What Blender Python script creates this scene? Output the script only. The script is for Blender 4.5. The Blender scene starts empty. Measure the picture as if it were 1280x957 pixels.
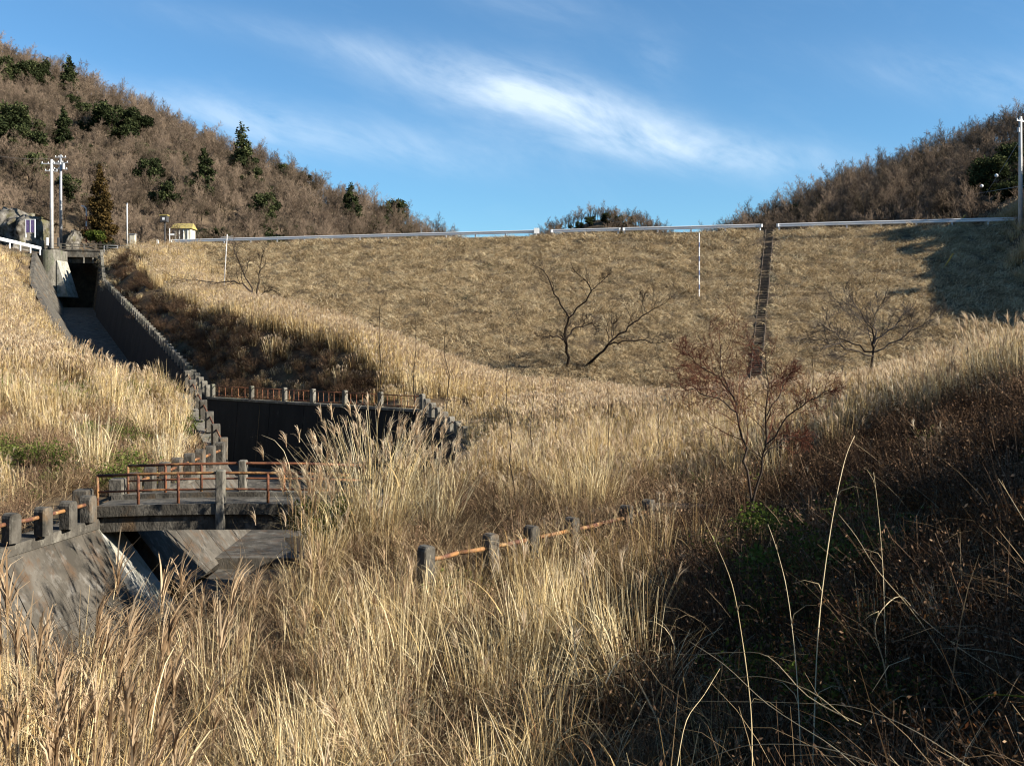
import bpy, math, random
import numpy as np
from mathutils import Vector, Matrix, Euler, noise as mnoise

# ------------------------------------------------------------------ camera, sky, sun
SC = bpy.context.scene
COL = SC.collection
F = 1244.0 / 1280.0          # focal length in frame widths
HOR = 423.0                  # the eye level in the photograph


def at(px, py, Y):
    """world point for a spot seen at photo pixel (px, py) and measured to be Y metres away"""
    return Vector(((px - 640) / 1244 * Y, Y, (HOR - py) / 1244 * Y))


cam_data = bpy.data.cameras.new("camera")
cam = bpy.data.objects.new("camera", cam_data)
COL.objects.link(cam)
cam_data.sensor_width = 36
cam_data.lens = 36 * F
cam_data.shift_y = -(478.5 - HOR) / 1280
cam_data.clip_start = 0.1
cam_data.clip_end = 6000
cam.location = (0, 0, 0)
cam.rotation_euler = (math.pi / 2, 0, 0)
SC.camera = cam

SUN_EL = math.radians(26.0)
SUN_AZ = math.radians(106.0)          # clockwise from the view direction (+Y)
sun_to = Vector((math.cos(SUN_EL) * math.sin(SUN_AZ), math.cos(SUN_EL) * math.cos(SUN_AZ), math.sin(SUN_EL)))
sl = bpy.data.lights.new("sun", 'SUN')
sl.energy = 5.0
sl.angle = math.radians(0.5)
sl.color = (1.0, 0.93, 0.82)
sun = bpy.data.objects.new("sun", sl)
COL.objects.link(sun)
sun.rotation_euler = sun_to.to_track_quat('Z', 'Y').to_euler()
sun.location = (60, -10, 60)

SC.view_settings.view_transform = 'Standard'
SC.view_settings.look = 'None'
SC.view_settings.exposure = 1.33
SC.cycles.filter_width = 1.15
SC.view_settings.gamma = 1.0

world = bpy.data.worlds.new("World")
SC.world = world
world.use_nodes = True


def build_world():
    nt = world.node_tree
    N, L = nt.nodes, nt.links
    N.clear()
    out = N.new('ShaderNodeOutputWorld')
    bg = N.new('ShaderNodeBackground')
    bg.inputs['Strength'].default_value = 0.05
    sky = N.new('ShaderNodeTexSky')
    sky.sky_type = 'NISHITA'
    sky.sun_disc = False
    sky.sun_elevation = SUN_EL
    sky.sun_rotation = SUN_AZ
    sky.altitude = 300
    sky.air_density = 1.0
    sky.dust_density = 0.35
    sky.ozone_density = 2.4
    tc = N.new('ShaderNodeTexCoord')
    sep = N.new('ShaderNodeSeparateXYZ')
    L.new(tc.outputs['Generated'], sep.inputs[0])

    def m(op, a, b=None, c=None, clamp=False):
        n = N.new('ShaderNodeMath')
        n.operation = op
        n.use_clamp = clamp
        for i, v in enumerate((a, b, c)):
            if v is None:
                continue
            if isinstance(v, (int, float)):
                n.inputs[i].default_value = v
            else:
                L.new(v, n.inputs[i])
        return n.outputs[0]
    yy = m('MAXIMUM', sep.outputs['Y'], 0.05)
    u = m('DIVIDE', sep.outputs['X'], yy)
    v = m('DIVIDE', sep.outputs['Z'], yy)
    # streaky noise, stretched along the drift of the cirrus
    comb = N.new('ShaderNodeCombineXYZ')
    L.new(m('ADD', m('MULTIPLY', u, 1.0), m('MULTIPLY', v, -0.6)), comb.inputs[0])
    L.new(m('ADD', m('MULTIPLY', v, 3.0), m('MULTIPLY', u, 1.3)), comb.inputs[1])
    nz = N.new('ShaderNodeTexNoise')
    nz.inputs['Scale'].default_value = 5.5
    nz.inputs['Detail'].default_value = 7.0
    nz.inputs['Roughness'].default_value = 0.62
    nz.inputs['Distortion'].default_value = 0.5
    L.new(comb.outputs[0], nz.inputs['Vector'])
    nz2 = N.new('ShaderNodeTexNoise')
    nz2.inputs['Scale'].default_value = 30.0
    nz2.inputs['Detail'].default_value = 5.0
    L.new(comb.outputs[0], nz2.inputs['Vector'])
    fine = m('ADD', m('MULTIPLY', nz.outputs[0], 1.25), m('MULTIPLY', nz2.outputs[0], 0.32))
    total = None
    # cirrus banks: centre u, centre v, half length, half width, slope (rad), strength
    for cu, cv, a, b, ang, st in (
            (0.0, 0.246, 0.11, 0.030, -0.20, 0.66),
            (0.10, 0.218, 0.13, 0.024, -0.28, 0.66),
            (-0.13, 0.285, 0.20, 0.016, -0.20, 0.25),
            (-0.235, 0.213, 0.20, 0.022, -0.16, 0.50),
            (0.20, 0.187, 0.13, 0.018, -0.06, 0.55),
            (0.47, 0.258, 0.11, 0.024, -0.15, 0.32),
            (0.02, 0.335, 0.10, 0.02, -0.2, 0.14),
            (0.145, 0.282, 0.02, 0.03, 0.9, 0.25)):
        du = m('SUBTRACT', u, cu)
        dv = m('SUBTRACT', v, cv)
        ca, sa = math.cos(ang), math.sin(ang)
        p = m('ADD', m('MULTIPLY', du, ca / a), m('MULTIPLY', dv, sa / a))
        q = m('ADD', m('MULTIPLY', du, -sa / b), m('MULTIPLY', dv, ca / b))
        r2 = m('ADD', m('MULTIPLY', p, p), m('MULTIPLY', q, q))
        g = m('MULTIPLY', m('POWER', 2.718, m('MULTIPLY', r2, -1.0)), st)
        total = g if total is None else m('ADD', total, g)
    front = m('GREATER_THAN', sep.outputs['Y'], 0.06)
    total = m('MULTIPLY', total, front)
    dens = m('MULTIPLY', total, m('SUBTRACT', m('MULTIPLY', fine, 1.9), 0.85, clamp=True), clamp=True)
    thin = m('MULTIPLY', m('SUBTRACT', nz.outputs[0], 0.52, clamp=True), 0.16)
    dens = m('ADD', dens, m('MULTIPLY', thin, m('GREATER_THAN', sep.outputs['Z'], 0.0)), clamp=True)
    dens = m('MULTIPLY', dens, 0.85)
    tint = N.new('ShaderNodeMixRGB')
    tint.blend_type = 'MULTIPLY'
    tint.inputs[0].default_value = 1.0
    tint.inputs[2].default_value = (0.76, 1.15, 1.36, 1)
    L.new(sky.outputs[0], tint.inputs[1])
    mix = N.new('ShaderNodeMixRGB')
    mix.inputs[2].default_value = (7.4, 8.6, 9.8, 1)
    L.new(dens, mix.inputs[0])
    L.new(tint.outputs[0], mix.inputs[1])
    L.new(mix.outputs[0], bg.inputs['Color'])
    L.new(bg.outputs[0], out.inputs['Surface'])


build_world()

# ------------------------------------------------------------------ helpers
rng = np.random.default_rng(7)
random.seed(7)


def tag(o, label=None, cat=None, group=None, kind=None):
    if label:
        o['label'] = label
    if cat:
        o['category'] = cat
    if group:
        o['group'] = group
    if kind:
        o['kind'] = kind
    return o


def empty(name, loc, label, cat, group=None):
    o = bpy.data.objects.new(name, None)
    o.location = loc
    o.empty_display_size = 0.3
    COL.objects.link(o)
    return tag(o, label, cat, group)


def link_mesh(name, me, parent=None, loc=(0, 0, 0), rot=(0, 0, 0), scale=(1, 1, 1)):
    o = bpy.data.objects.new(name, me)
    COL.objects.link(o)
    o.location = loc
    o.rotation_euler = rot
    o.scale = scale
    if parent is not None:
        o.parent = parent
    return o


class MB:
    """collects boxes, tubes and ribbons; becomes ONE mesh"""

    def __init__(self):
        self.v, self.f, self.t = [], [], []
        self.n = 0

    def add(self, verts, faces, tint=0.5):
        b = self.n
        self.v.extend([tuple(p) for p in verts])
        self.f.extend([tuple(i + b for i in fc) for fc in faces])
        self.t.extend([tint] * len(verts))
        self.n += len(verts)

    def box(self, lo, hi, rz=0.0, c=(0, 0, 0), bevel=0.0):
        x0, y0, z0 = lo
        x1, y1, z1 = hi
        if bevel > 0:
            b = bevel
            rings = [(z0, 0), (z1 - b, 0), (z1, b)]
            vs = []
            for z, ins in rings:
                for (x, y) in ((x0 + b, y0), (x1 - b, y0), (x1, y0 + b), (x1, y1 - b), (x1 - b, y1), (x0 + b, y1), (x0, y1 - b), (x0, y0 + b)):
                    cx, cy = (x0 + x1) / 2, (y0 + y1) / 2
                    kx = 1 - ins / max((x1 - x0) / 2, 1e-6)
                    ky = 1 - ins / max((y1 - y0) / 2, 1e-6)
                    vs.append((cx + (x - cx) * kx, cy + (y - cy) * ky, z))
            fs = []
            for r in range(2):
                for i in range(8):
                    j = (i + 1) % 8
                    fs.append((r * 8 + i, r * 8 + j, (r + 1) * 8 + j, (r + 1) * 8 + i))
            fs.append(tuple(range(16, 24)))
            fs.append(tuple(reversed(range(8))))
        else:
            vs = [(x, y, z) for z in (z0, z1) for (x, y) in ((x0, y0), (x1, y0), (x1, y1), (x0, y1))]
            fs = [(0, 3, 2, 1), (4, 5, 6, 7), (0, 1, 5, 4), (1, 2, 6, 5), (2, 3, 7, 6), (3, 0, 4, 7)]
        ca, sa = math.cos(rz), math.sin(rz)
        vs = [(c[0] + x * ca - y * sa, c[1] + x * sa + y * ca, c[2] + z) for x, y, z in vs]
        self.add(vs, fs)
        return self

    def tube(self, pts, radii, sides=6, tint=0.5, cap=True):
        pts = [Vector(p) for p in pts]
        if isinstance(radii, (int, float)):
            radii = [radii] * len(pts)
        vs = []
        prev = None
        for i, p in enumerate(pts):
            d = (pts[min(i + 1, len(pts) - 1)] - pts[max(i - 1, 0)])
            if d.length < 1e-9:
                d = Vector((0, 0, 1))
            d.normalize()
            if prev is None:
                a = d.orthogonal().normalized()
            else:
                a = (prev - d * prev.dot(d))
                a = a.normalized() if a.length > 1e-6 else d.orthogonal().normalized()
            prev = a
            b = d.cross(a)
            for k in range(sides):
                t = 2 * math.pi * k / sides
                vs.append(p + (a * math.cos(t) + b * math.sin(t)) * radii[i])
        fs = []
        for i in range(len(pts) - 1):
            for k in range(sides):
                k2 = (k + 1) % sides
                fs.append((i * sides + k, i * sides + k2, (i + 1) * sides + k2, (i + 1) * sides + k))
        if cap:
            fs.append(tuple(reversed(range(sides))))
            fs.append(tuple(range((len(pts) - 1) * sides, len(pts) * sides)))
        self.add(vs, fs, tint)
        return self

    def mesh(self, name, mat, smooth=False):
        me = bpy.data.meshes.new(name)
        me.from_pydata(self.v, [], self.f)
        at_ = me.attributes.new("tint", 'FLOAT', 'POINT')
        at_.data.foreach_set("value", np.array(self.t, dtype=np.float32))
        if smooth:
            me.polygons.foreach_set("use_smooth", [True] * len(me.polygons))
        me.materials.append(mat)
        me.update()
        return me

    def build(self, name, mat, parent=None, loc=(0, 0, 0), smooth=False, **k):
        return link_mesh(name, self.mesh(name, mat, smooth), parent, loc, **k)


def np_mesh(name, verts, quads, mat, tint=None, smooth=False):
    """fast quad mesh from numpy arrays"""
    me = bpy.data.meshes.new(name)
    nv, nf = len(verts), len(quads)
    me.vertices.add(nv)
    me.vertices.foreach_set("co", np.ascontiguousarray(verts, dtype=np.float32).ravel())
    me.loops.add(nf * 4)
    me.loops.foreach_set("vertex_index", np.ascontiguousarray(quads, dtype=np.int32).ravel())
    me.polygons.add(nf)
    me.polygons.foreach_set("loop_start", np.arange(0, nf * 4, 4, dtype=np.int32))
    if smooth:
        me.polygons.foreach_set("use_smooth", np.ones(nf, dtype=bool))
    me.update(calc_edges=True)
    if tint is not None:
        a = me.attributes.new("tint", 'FLOAT', 'POINT')
        a.data.foreach_set("value", np.ascontiguousarray(tint, dtype=np.float32))
    me.materials.append(mat)
    me.validate()
    return me


def grid_quads(nx, ny):
    i = np.arange(nx - 1)[None, :] + nx * np.arange(ny - 1)[:, None]
    return np.stack([i, i + 1, i + 1 + nx, i + nx], -1).reshape(-1, 4)


def fbm(x, y, s, oct=3, seed=0.0):
    out = np.empty(x.size)
    xf, yf = x.ravel() * s, y.ravel() * s
    for i in range(x.size):
        out[i] = mnoise.fractal(Vector((xf[i], yf[i], seed)), 0.6, 2.0, oct)
    return out.reshape(x.shape)


# ------------------------------------------------------------------ materials
def new_mat(name):
    m = bpy.data.materials.new(name)
    m.use_nodes = True
    m.node_tree.nodes.clear()
    return m, m.node_tree.nodes, m.node_tree.links


def ramp(N, stops):
    r = N.new('ShaderNodeValToRGB')
    el = r.color_ramp.elements
    el[0].position, el[0].color = stops[0][0], (*stops[0][1], 1)
    el[1].position, el[1].color = stops[-1][0], (*stops[-1][1], 1)
    for p, c in stops[1:-1]:
        e = el.new(p)
        e.color = (*c, 1)
    return r


ALB = 0.80


def leafy_mat(name, stops, rough=0.75, trans=0.3, rnd=0.35, big=None):
    """dry or green blades: colour by blade (tint), by clump (random) and by patch (world noise)"""
    stops = [(p, tuple(v * ALB for v in c)) for p, c in stops]
    m, N, L = new_mat(name)
    out = N.new('ShaderNodeOutputMaterial')
    attr = N.new('ShaderNodeAttribute')
    attr.attribute_name = 'tint'
    oi = N.new('ShaderNodeObjectInfo')
    a = N.new('ShaderNodeMath')
    a.operation = 'MULTIPLY_ADD'
    L.new(oi.outputs['Random'], a.inputs[0])
    a.inputs[1].default_value = rnd
    a.inputs[2].default_value = -rnd / 2
    b = N.new('ShaderNodeMath')
    b.operation = 'ADD'
    L.new(attr.outputs['Fac'], b.inputs[0])
    L.new(a.outputs[0], b.inputs[1])
    fac = b.outputs[0]
    geo = N.new('ShaderNodeNewGeometry')
    if big:
        nz = N.new('ShaderNodeTexNoise')
        nz.inputs['Scale'].default_value = big[0]
        nz.inputs['Detail'].default_value = 3
        L.new(geo.outputs['Position'], nz.inputs['Vector'])
        c = N.new('ShaderNodeMath')
        c.operation = 'MULTIPLY_ADD'
        L.new(nz.outputs[0], c.inputs[0])
        c.inputs[1].default_value = big[1] * 2
        c.inputs[2].default_value = -big[1]
        d = N.new('ShaderNodeMath')
        d.operation = 'ADD'
        L.new(fac, d.inputs[0])
        L.new(c.outputs[0], d.inputs[1])
        fac = d.outputs[0]
    r = ramp(N, stops)
    L.new(fac, r.inputs[0])
    p = N.new('ShaderNodeBsdfDiffuse')
    L.new(r.outputs[0], p.inputs['Color'])
    if trans > 0:
        t = N.new('ShaderNodeBsdfTranslucent')
        L.new(r.outputs[0], t.inputs['Color'])
        mx = N.new('ShaderNodeMixShader')
        mx.inputs[0].default_value = trans
        L.new(p.outputs[0], mx.inputs[1])
        L.new(t.outputs[0], mx.inputs[2])
        L.new(mx.outputs[0], out.inputs['Surface'])
    else:
        L.new(p.outputs[0], out.inputs['Surface'])
    return m


def solid_mat(name, layers, rough=0.85, bump=0.3, bump_scale=20, metallic=0.0, stretch=(1, 1, 1), coords='Object'):
    """base colour blended from noise layers: (colour, scale, threshold, softness)"""
    m, N, L = new_mat(name)
    out = N.new('ShaderNodeOutputMaterial')
    p = N.new('ShaderNodeBsdfPrincipled')
    p.inputs['Roughness'].default_value = rough
    p.inputs['Metallic'].default_value = metallic
    p.inputs['Specular IOR Level'].default_value = 0.25
    tc = N.new('ShaderNodeTexCoord')
    src = tc.outputs['Object']
    if coords == 'World':
        g = N.new('ShaderNodeNewGeometry')
        src = g.outputs['Position']
    mp = N.new('ShaderNodeMapping')
    mp.inputs['Scale'].default_value = stretch
    L.new(src, mp.inputs['Vector'])
    prev = None
    for i, (colr, sc, th, soft) in enumerate(layers):
        colr = tuple(v * ALB for v in colr)
        if prev is None:
            rgb = N.new('ShaderNodeRGB')
            rgb.outputs[0].default_value = (*colr, 1)
            prev = rgb.outputs[0]
            continue
        nz = N.new('ShaderNodeTexNoise')
        nz.inputs['Scale'].default_value = sc
        nz.inputs['Detail'].default_value = 6
        nz.inputs['Roughness'].default_value = 0.65
        off = N.new('ShaderNodeVectorMath')
        off.operation = 'ADD'
        off.inputs[1].default_value = (i * 17.3, i * 5.1, i * 9.7)
        L.new(mp.outputs[0], off.inputs[0])
        L.new(off.outputs[0], nz.inputs['Vector'])
        mr = N.new('ShaderNodeMapRange')
        mr.inputs['From Min'].default_value = th - soft
        mr.inputs['From Max'].default_value = th + soft
        L.new(nz.outputs[0], mr.inputs['Value'])
        mx = N.new('ShaderNodeMixRGB')
        mx.inputs[2].default_value = (*colr, 1)
        L.new(mr.outputs[0], mx.inputs[0])
        L.new(prev, mx.inputs[1])
        prev = mx.outputs[0]
    L.new(prev, p.inputs['Base Color'])
    if bump > 0:
        nz = N.new('ShaderNodeTexNoise')
        nz.inputs['Scale'].default_value = bump_scale
        nz.inputs['Detail'].default_value = 6
        L.new(mp.outputs[0], nz.inputs['Vector'])
        bp = N.new('ShaderNodeBump')
        bp.inputs['Strength'].default_value = bump
        bp.inputs['Distance'].default_value = 0.05
        L.new(nz.outputs[0], bp.inputs['Height'])
        L.new(bp.outputs[0], p.inputs['Normal'])
    L.new(p.outputs[0], out.inputs['Surface'])
    return m


M = {}
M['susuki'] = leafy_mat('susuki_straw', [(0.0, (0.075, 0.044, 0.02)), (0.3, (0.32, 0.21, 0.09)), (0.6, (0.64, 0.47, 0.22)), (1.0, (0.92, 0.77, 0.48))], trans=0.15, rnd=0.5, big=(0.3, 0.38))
M['farstraw'] = leafy_mat('far_straw', [(0.0, (0.13, 0.08, 0.035)), (0.35, (0.42, 0.29, 0.125)), (0.68, (0.72, 0.54, 0.27)), (1.0, (0.92, 0.77, 0.48))], trans=0.18, rnd=0.45, big=(0.2, 0.36))
M['palestraw'] = leafy_mat('pale_pampas', [(0.0, (0.30, 0.20, 0.09)), (0.35, (0.60, 0.45, 0.22)), (0.7, (0.82, 0.68, 0.40)), (1.0, (0.92, 0.82, 0.58))], trans=0.3)
M['rustystraw'] = leafy_mat('rusty_straw', [(0.0, (0.06, 0.03, 0.015)), (0.5, (0.22, 0.115, 0.055)), (1.0, (0.44, 0.26, 0.13))], trans=0.12, rnd=.5)
M['deadstraw'] = leafy_mat('dead_straw', [(0.0, (0.05, 0.032, 0.018)), (0.5, (0.17, 0.11, 0.06)), (1.0, (0.50, 0.38, 0.22))], trans=0.1, rnd=.6, big=(0.8, 0.3))
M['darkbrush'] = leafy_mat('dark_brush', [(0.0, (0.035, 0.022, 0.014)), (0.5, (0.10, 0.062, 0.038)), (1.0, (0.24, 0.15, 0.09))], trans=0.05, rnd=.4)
M['plume'] = leafy_mat('susuki_plume', [(0.0, (0.40, 0.27, 0.16)), (0.5, (0.66, 0.50, 0.32)), (1.0, (0.86, 0.74, 0.55))], trans=0.4)
M['redplume'] = leafy_mat('reed_plume', [(0.0, (0.24, 0.15, 0.08)), (0.5, (0.45, 0.31, 0.18)), (1.0, (0.70, 0.54, 0.35))], trans=0.35)
M['mown'] = leafy_mat('mown_straw', [(0.0, (0.10, 0.066, 0.035)), (0.3, (0.35, 0.25, 0.14)), (0.65, (0.66, 0.49, 0.27)), (1.0, (0.92, 0.77, 0.49))], trans=0.1, rnd=0.45, big=(0.5, 0.36))
M['fern'] = leafy_mat('brown_fern', [(0.0, (0.06, 0.025, 0.012)), (0.5, (0.22, 0.095, 0.035)), (1.0, (0.42, 0.20, 0.07))], trans=0.25, big=(0.5, 0.2))
M['brush'] = leafy_mat('dead_brush', [(0.0, (0.10, 0.06, 0.04)), (0.5, (0.24, 0.15, 0.09)), (1.0, (0.42, 0.29, 0.18))], trans=0.1, big=(0.5, 0.2))
M['weed'] = leafy_mat('green_weed', [(0.0, (0.03, 0.05, 0.012)), (0.5, (0.11, 0.15, 0.03)), (1.0, (0.26, 0.29, 0.08))], trans=0.3, big=(0.6, 0.2))
M['hilltwig'] = leafy_mat('bare_twig', [(0.0, (0.034, 0.029, 0.018)), (0.5, (0.10, 0.076, 0.052)), (1.0, (0.235, 0.172, 0.122))], trans=0.0, rnd=0.85, big=(0.05, 0.34))
M['bark'] = leafy_mat('bark', [(0.0, (0.018, 0.014, 0.011)), (0.5, (0.035, 0.027, 0.022)), (1.0, (0.08, 0.062, 0.05))], trans=0.0, rnd=0.2)
M['greytwig'] = leafy_mat('grey_twig', [(0.0, (0.05, 0.042, 0.035)), (0.5, (0.11, 0.092, 0.078)), (1.0, (0.2, 0.17, 0.145))], trans=0.0, rnd=0.2)
M['redtwig'] = leafy_mat('red_twig', [(0.0, (0.05, 0.024, 0.02)), (0.5, (0.12, 0.05, 0.035)), (1.0, (0.26, 0.11, 0.065))], trans=0.0, rnd=0.2)
M['pine'] = leafy_mat('pine_needle', [(0.0, (0.014, 0.020, 0.010)), (0.5, (0.042, 0.052, 0.022)), (1.0, (0.11, 0.12, 0.05))], trans=0.15, rnd=0.3)
M['cedar'] = leafy_mat('rust_cedar', [(0.0, (0.03, 0.024, 0.010)), (0.5, (0.085, 0.055, 0.02)), (1.0, (0.19, 0.125, 0.045))], trans=0.15, rnd=0.1)
M['litter'] = solid_mat('straw_litter', [((0.075, 0.05, 0.028), 1, 0, 0), ((0.15, 0.105, 0.055), 3.0, 0.52, 0.12), ((0.04, 0.028, 0.017), 0.8, 0.58, 0.1), ((0.05, 0.05, 0.02), 0.25, 0.62, 0.08)], 0.95, 0.8, 8, coords='World')
M['hillside'] = solid_mat('leaf_litter_slope', [((0.10, 0.07, 0.045), 1, 0, 0), ((0.16, 0.115, 0.07), 0.15, 0.5, 0.12), ((0.06, 0.05, 0.03), 0.05, 0.55, 0.1)], 0.95, 0.6, 1.0, coords='World')
M['concrete'] = solid_mat('weathered_concrete', [((0.22, 0.20, 0.165), 1, 0, 0), ((0.13, 0.12, 0.095), 0.9, 0.5, 0.14), ((0.30, 0.275, 0.23), 2.3, 0.6, 0.1), ((0.055, 0.05, 0.04), 1.3, 0.60, 0.1), ((0.12, 0.135, 0.075), 0.6, 0.62, 0.1), ((0.04, 0.037, 0.03), 14.0, 0.62, 0.12)], 0.92, 0.35, 18, stretch=(1, 1, 0.35), coords='World')
M['oldconcrete'] = solid_mat('mossy_concrete', [((0.13, 0.117, 0.095), 1, 0, 0), ((0.06, 0.053, 0.042), 1.4, 0.5, 0.12), ((0.24, 0.22, 0.18), 3.2, 0.63, 0.08), ((0.035, 0.032, 0.026), 5.0, 0.60, 0.1), ((0.16, 0.10, 0.05), 1.1, 0.64, 0.08)], 0.92, 0.4, 22, stretch=(1, 1, 0.6), coords='World')
M['wall'] = solid_mat('stained_panel_concrete', [((0.125, 0.11, 0.088), 1, 0, 0), ((0.055, 0.048, 0.037), 1.1, 0.47, 0.12), ((0.20, 0.185, 0.16), 2.6, 0.64, 0.1), ((0.10, 0.062, 0.035), 1.5, 0.60, 0.07), ((0.03, 0.028, 0.024), 3.0, 0.63, 0.08)], 0.92, 0.35, 22, stretch=(1.3, 1.3, 0.5), coords='World')
M['sunlitconcrete'] = solid_mat('sunlit_concrete', [((0.46, 0.44, 0.38), 1, 0, 0), ((0.30, 0.30, 0.22), 1.2, 0.55, 0.12), ((0.20, 0.19, 0.14), 2.5, 0.66, 0.1)], 0.85, 0.2, 18, coords='World')  # direct sun on the wall end put into a lighter colour
M['shadeconcrete'] = solid_mat('shade_dark_concrete', [((0.03, 0.028, 0.025), 1, 0, 0), ((0.018, 0.017, 0.015), 0.8, 0.5, 0.14), ((0.06, 0.056, 0.05), 1.3, 0.68, 0.06)], 0.95, 0.3, 18, stretch=(1, 1, 0.25), coords='World')  # near-black tone puts the shade of the unlit walls into the colour
M['paleconcrete'] = solid_mat('pale_concrete', [((0.42, 0.40, 0.34), 1, 0, 0), ((0.22, 0.21, 0.16), 1.8, 0.55, 0.1), ((0.10, 0.095, 0.07), 1.2, 0.64, 0.08)], 0.85, 0.2, 18, coords='World')
M['whitepaint'] = solid_mat('white_guardrail_paint', [((0.86, 0.86, 0.84), 1, 0, 0), ((0.62, 0.60, 0.56), 2.0, 0.68, 0.06)], 0.45, 0.0)
M['rust'] = solid_mat('rusty_orange_pipe', [((0.33, 0.165, 0.06), 1, 0, 0), ((0.12, 0.05, 0.03), 2.2, 0.48, 0.07), ((0.44, 0.28, 0.12), 6.0, 0.62, 0.08)], 0.7, 0.2, 60, coords='World')
M['darkrust'] = solid_mat('dark_red_rust', [((0.24, 0.095, 0.045), 1, 0, 0), ((0.09, 0.035, 0.022), 4.0, 0.53, 0.1), ((0.42, 0.21, 0.08), 3.0, 0.6, 0.06)], 0.75, 0.2, 60, coords='World')
M['polegrey'] = solid_mat('pole_concrete', [((0.60, 0.59, 0.56), 1, 0, 0), ((0.48, 0.46, 0.43), 1.5, 0.55, 0.1)], 0.8, 0.0)
M['metal'] = solid_mat('galvanised_metal', [((0.42, 0.43, 0.44), 1, 0, 0), ((0.30, 0.30, 0.31), 6, 0.55, 0.1)], 0.5, 0.0, metallic=0.4)
M['darkmetal'] = solid_mat('dark_metal', [((0.05, 0.05, 0.052), 1, 0, 0), ((0.09, 0.08, 0.07), 6, 0.55, 0.1)], 0.6, 0.0)
M['asphalt'] = solid_mat('asphalt', [((0.055, 0.054, 0.052), 1, 0, 0), ((0.085, 0.08, 0.075), 1.5, 0.55, 0.15)], 0.95, 0.3, 60, coords='World')
M['rock'] = solid_mat('grey_rock', [((0.14, 0.125, 0.10), 1, 0, 0), ((0.24, 0.22, 0.19), 0.9, 0.56, 0.06), ((0.05, 0.042, 0.03), 0.9, 0.52, 0.05), ((0.11, 0.10, 0.04), 0.5, 0.62, 0.08)], 0.95, 0.8, 2.0, coords='World')
M['wood'] = solid_mat('weathered_wood', [((0.12, 0.09, 0.062), 1, 0, 0), ((0.09, 0.065, 0.045), 5, 0.5, 0.15), ((0.24, 0.19, 0.13), 8, 0.62, 0.1)], 0.9, 0.3, 30, coords='World')
M['yellow'] = solid_mat('yellow_marker', [((0.62, 0.42, 0.08), 1, 0, 0), ((0.40, 0.24, 0.06), 5, 0.6, 0.1)], 0.6, 0.0)
M['redpaint'] = solid_mat('red_stripe', [((0.45, 0.10, 0.06), 1, 0, 0), ((0.35, 0.10, 0.07), 3, 0.6, 0.1)], 0.6, 0.0)
M['bluepaint'] = solid_mat('blue_stripe', [((0.10, 0.16, 0.32), 1, 0, 0), ((0.2, 0.22, 0.3), 3, 0.6, 0.1)], 0.6, 0.0)
M['purple'] = solid_mat('purple_board', [((0.13, 0.09, 0.22), 1, 0, 0), ((0.25, 0.2, 0.3), 3, 0.6, 0.1)], 0.6, 0.0)
M['cream'] = solid_mat('cream_plaster', [((0.62, 0.57, 0.45), 1, 0, 0), ((0.45, 0.38, 0.26), 1.2, 0.6, 0.1)], 0.8, 0.0)
M['roofyellow'] = solid_mat('mossy_yellow_roof', [((0.42, 0.33, 0.10), 1, 0, 0), ((0.25, 0.2, 0.1), 2.2, 0.55, 0.1)], 0.8, 0.0)
M['stalk'] = leafy_mat('pale_stalk', [(0.0, (0.35, 0.25, 0.12)), (0.5, (0.60, 0.46, 0.25)), (1.0, (0.80, 0.66, 0.42))], trans=0.1)


def water_mat():
    m, N, L = new_mat('dark_stream_water')
    out = N.new('ShaderNodeOutputMaterial')
    p = N.new('ShaderNodeBsdfPrincipled')
    p.inputs['Base Color'].default_value = (0.015, 0.017, 0.012, 1)
    p.inputs['Roughness'].default_value = 0.06
    nz = N.new('ShaderNodeTexNoise')
    nz.inputs['Scale'].default_value = 3.5
    nz.inputs['Detail'].default_value = 3
    bp = N.new('ShaderNodeBump')
    bp.inputs['Strength'].default_value = 0.12
    bp.inputs['Distance'].default_value = 0.03
    L.new(nz.outputs[0], bp.inputs['Height'])
    L.new(bp.outputs[0], p.inputs['Normal'])
    L.new(p.outputs[0], out.inputs['Surface'])
    return m


M['water'] = water_mat()

# ------------------------------------------------------------------ the lie of the land
T = 0.245                                   # the crest runs away to the left
CT = 1 / math.hypot(1, T)
CREST_Y0, CREST_Z, DAM_M = 129.0, 13.2, 0.45

# spillway outline, downstream to upstream: (x, y, top z, bed z)
RIGHT = [(-12.5, 4, -5.0), (-8.6, 12, -5.0), (-5.0, 19, -4.9), (-3.7, 23, -4.6), (-3.3, 27.5, -4.5), (-2.3, 38, -5.0), (-2.3, 48, -5.4), (-3.2, 54, -5.4), (-5.45, 60, -4.45), (-22.2, 73, -4.45), (-37.4, 100.5, 1.2), (-52.7, 128, 6.9), (-58, 140, 11.8), (-60.5, 148, 12.2)]
LEFT = [(-21, 4, -4.6), (-14.2, 12, -4.55), (-11.6, 18, -4.5), (-10.0, 24, -4.35), (-9.9, 27.5, -4.35), (-10, 35, -4.45), (-14.5, 45, -2.6), (-19, 52, -2.3), (-24, 60, -2.3), (-29.5, 70, -2.2), (-44, 96, 1.6), (-59.7, 124, 7.2), (-65, 136, 11.8), (-67.5, 146, 12.2)]


def chan_mask(x, y, grow=0.0):
    poly = [(p[0], p[1]) for p in RIGHT] + [(p[0], p[1]) for p in reversed(LEFT)]
    inside = np.zeros(x.shape, bool)
    n = len(poly)
    for i in range(n):
        x1, y1 = poly[i]
        x2, y2 = poly[(i + 1) % n]
        c = ((y1 > y) != (y2 > y)) & (x < (x2 - x1) * (y - y1) / ((y2 - y1) if y2 != y1 else 1e-9) + x1)
        inside ^= c
    return inside


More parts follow.
